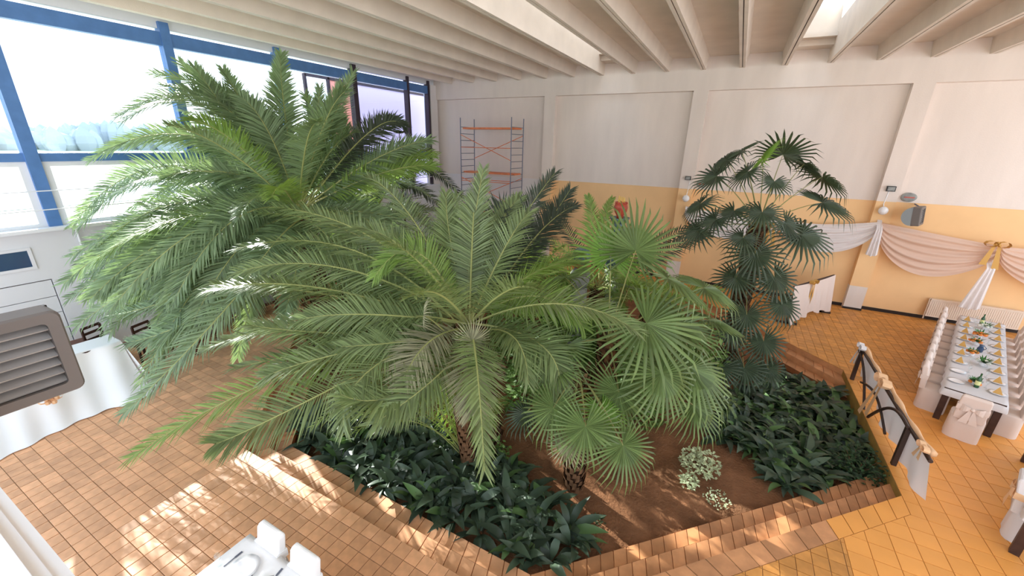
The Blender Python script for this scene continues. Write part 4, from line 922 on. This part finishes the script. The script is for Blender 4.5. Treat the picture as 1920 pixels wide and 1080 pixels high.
t = thing('serving_counter', 'plain wooden counter hidden under the white cloth', 'counter', (-11.5, 1.3, 0)); MB().box((-11.72, -.35, .93), (-11.18, 2.95, .98)).obj('top', 'wood_dark', t)
for y in (-.2, 2.8): MB().box((-11.68, y, 0), (-11.24, y+.06, .93)).obj('end_panel', 'wood_dark', t)
c = onx(95, 748, -10.45); t = thing('rosette', 'orange ribbon rosette pinned to the draped counter cloth', 'bow', c); bow(t, c, 'peach', .9, V((0, 1, 0)), V((.8, 0, .6)), False)
for k in range(5): MB().ball(c+V((.03, .07*math.cos(k*1.26), .07*math.sin(k*1.26))), .045, 7).obj('petal', 'peach', t)
# chairs, low table and sofa behind
def wood_chair(label, loc, rz, group=None):
    t = thing('wooden_chair', label, 'chair', loc, group, rz)
    for x in (-.19, .19):
        MB().box((x-.02, .17, 0), (x+.02, .21, .45)).obj('leg', 'wood_dark', t, local=True); MB().box((x-.02, -.21, 0), (x+.02, -.17, .95)).obj('leg', 'wood_dark', t, local=True)
    MB().box((-.22, -.22, .43), (.22, .23, .49)).obj('seat', 'wood_red', t, local=True)
    for z in (.62, .78, .92): MB().box((-.2, -.2, z), (.2, -.18, z+.06)).obj('back_slat', 'wood_dark', t, local=True)
wood_chair('dark wooden chair between the white cloth counter and the date palm', (-12.15, 3.6, 0), 1.9); wood_chair('dark wooden chair pushed against the low table by the white wall', (-12.6, 3.1, 0), -1.2)
t = thing('low_table', 'low reddish wooden table by the white wall behind the draped counter', 'table', (-12.5, 2.4, 0)); MB().box((-12.95, 1.9, .62), (-12.1, 2.9, .68)).obj('tabletop', 'wood_red', t)
for x in (-12.9, -12.2):
    for y in (1.95, 2.8): MB().box((x, y, 0), (x+.06, y+.06, .62)).obj('leg', 'wood_dark', t)
lathe_obj('cake_board', [(.02, 0), (.14, .01), (.15, .02), (.02, .025)], 'terracotta', (-12.3, 2.6, .68)); tag(bpy.data.objects['cake_board'], 'round tan board lying on the low reddish table', 'board')
def lounge(name, label, loc, rz, L, cat):
    t = thing(name, label, cat, loc, None, rz)
    MB().box((-L/2, -.38, .28), (L/2, .38, .36)).obj('frame', 'wood_red', t, local=True)
    for x in (-L/2+.03, L/2-.09):
        for y in (-.36, .30): MB().box((x, y, 0), (x+.06, y+.06, .28)).obj('leg', 'wood_red', t, local=True)
        MB().box((x, -.36, .56), (x+.06, .36, .61)).obj('armrest', 'wood_red', t, local=True); MB().box((x, .30, .36), (x+.06, .36, .56)).obj('arm_post', 'wood_red', t, local=True)
    o = MB().box((-L/2+.1, -.36, .36), (L/2-.1, .4, .50)).obj('seat_cushion', 'grey_uph', t, local=True); o.modifiers.new('bevel', 'BEVEL').width = .04
    o = MB().box((-L/2+.1, -.44, .40), (L/2-.1, -.28, .85)).obj('back_cushion', 'grey_uph', t, local=True); o.modifiers.new('bevel', 'BEVEL').width = .05
lounge('armchair', 'grey cushioned armchair with red wood frame under the palm fronds', (-11.7, 4.55, 0), -1.2, .8, 'armchair')
lounge('sofa', 'long grey cushioned sofa with wooden frame along the window wall', (-12.6, 6.1, 0), -PI/2, 2.2, 'sofa')
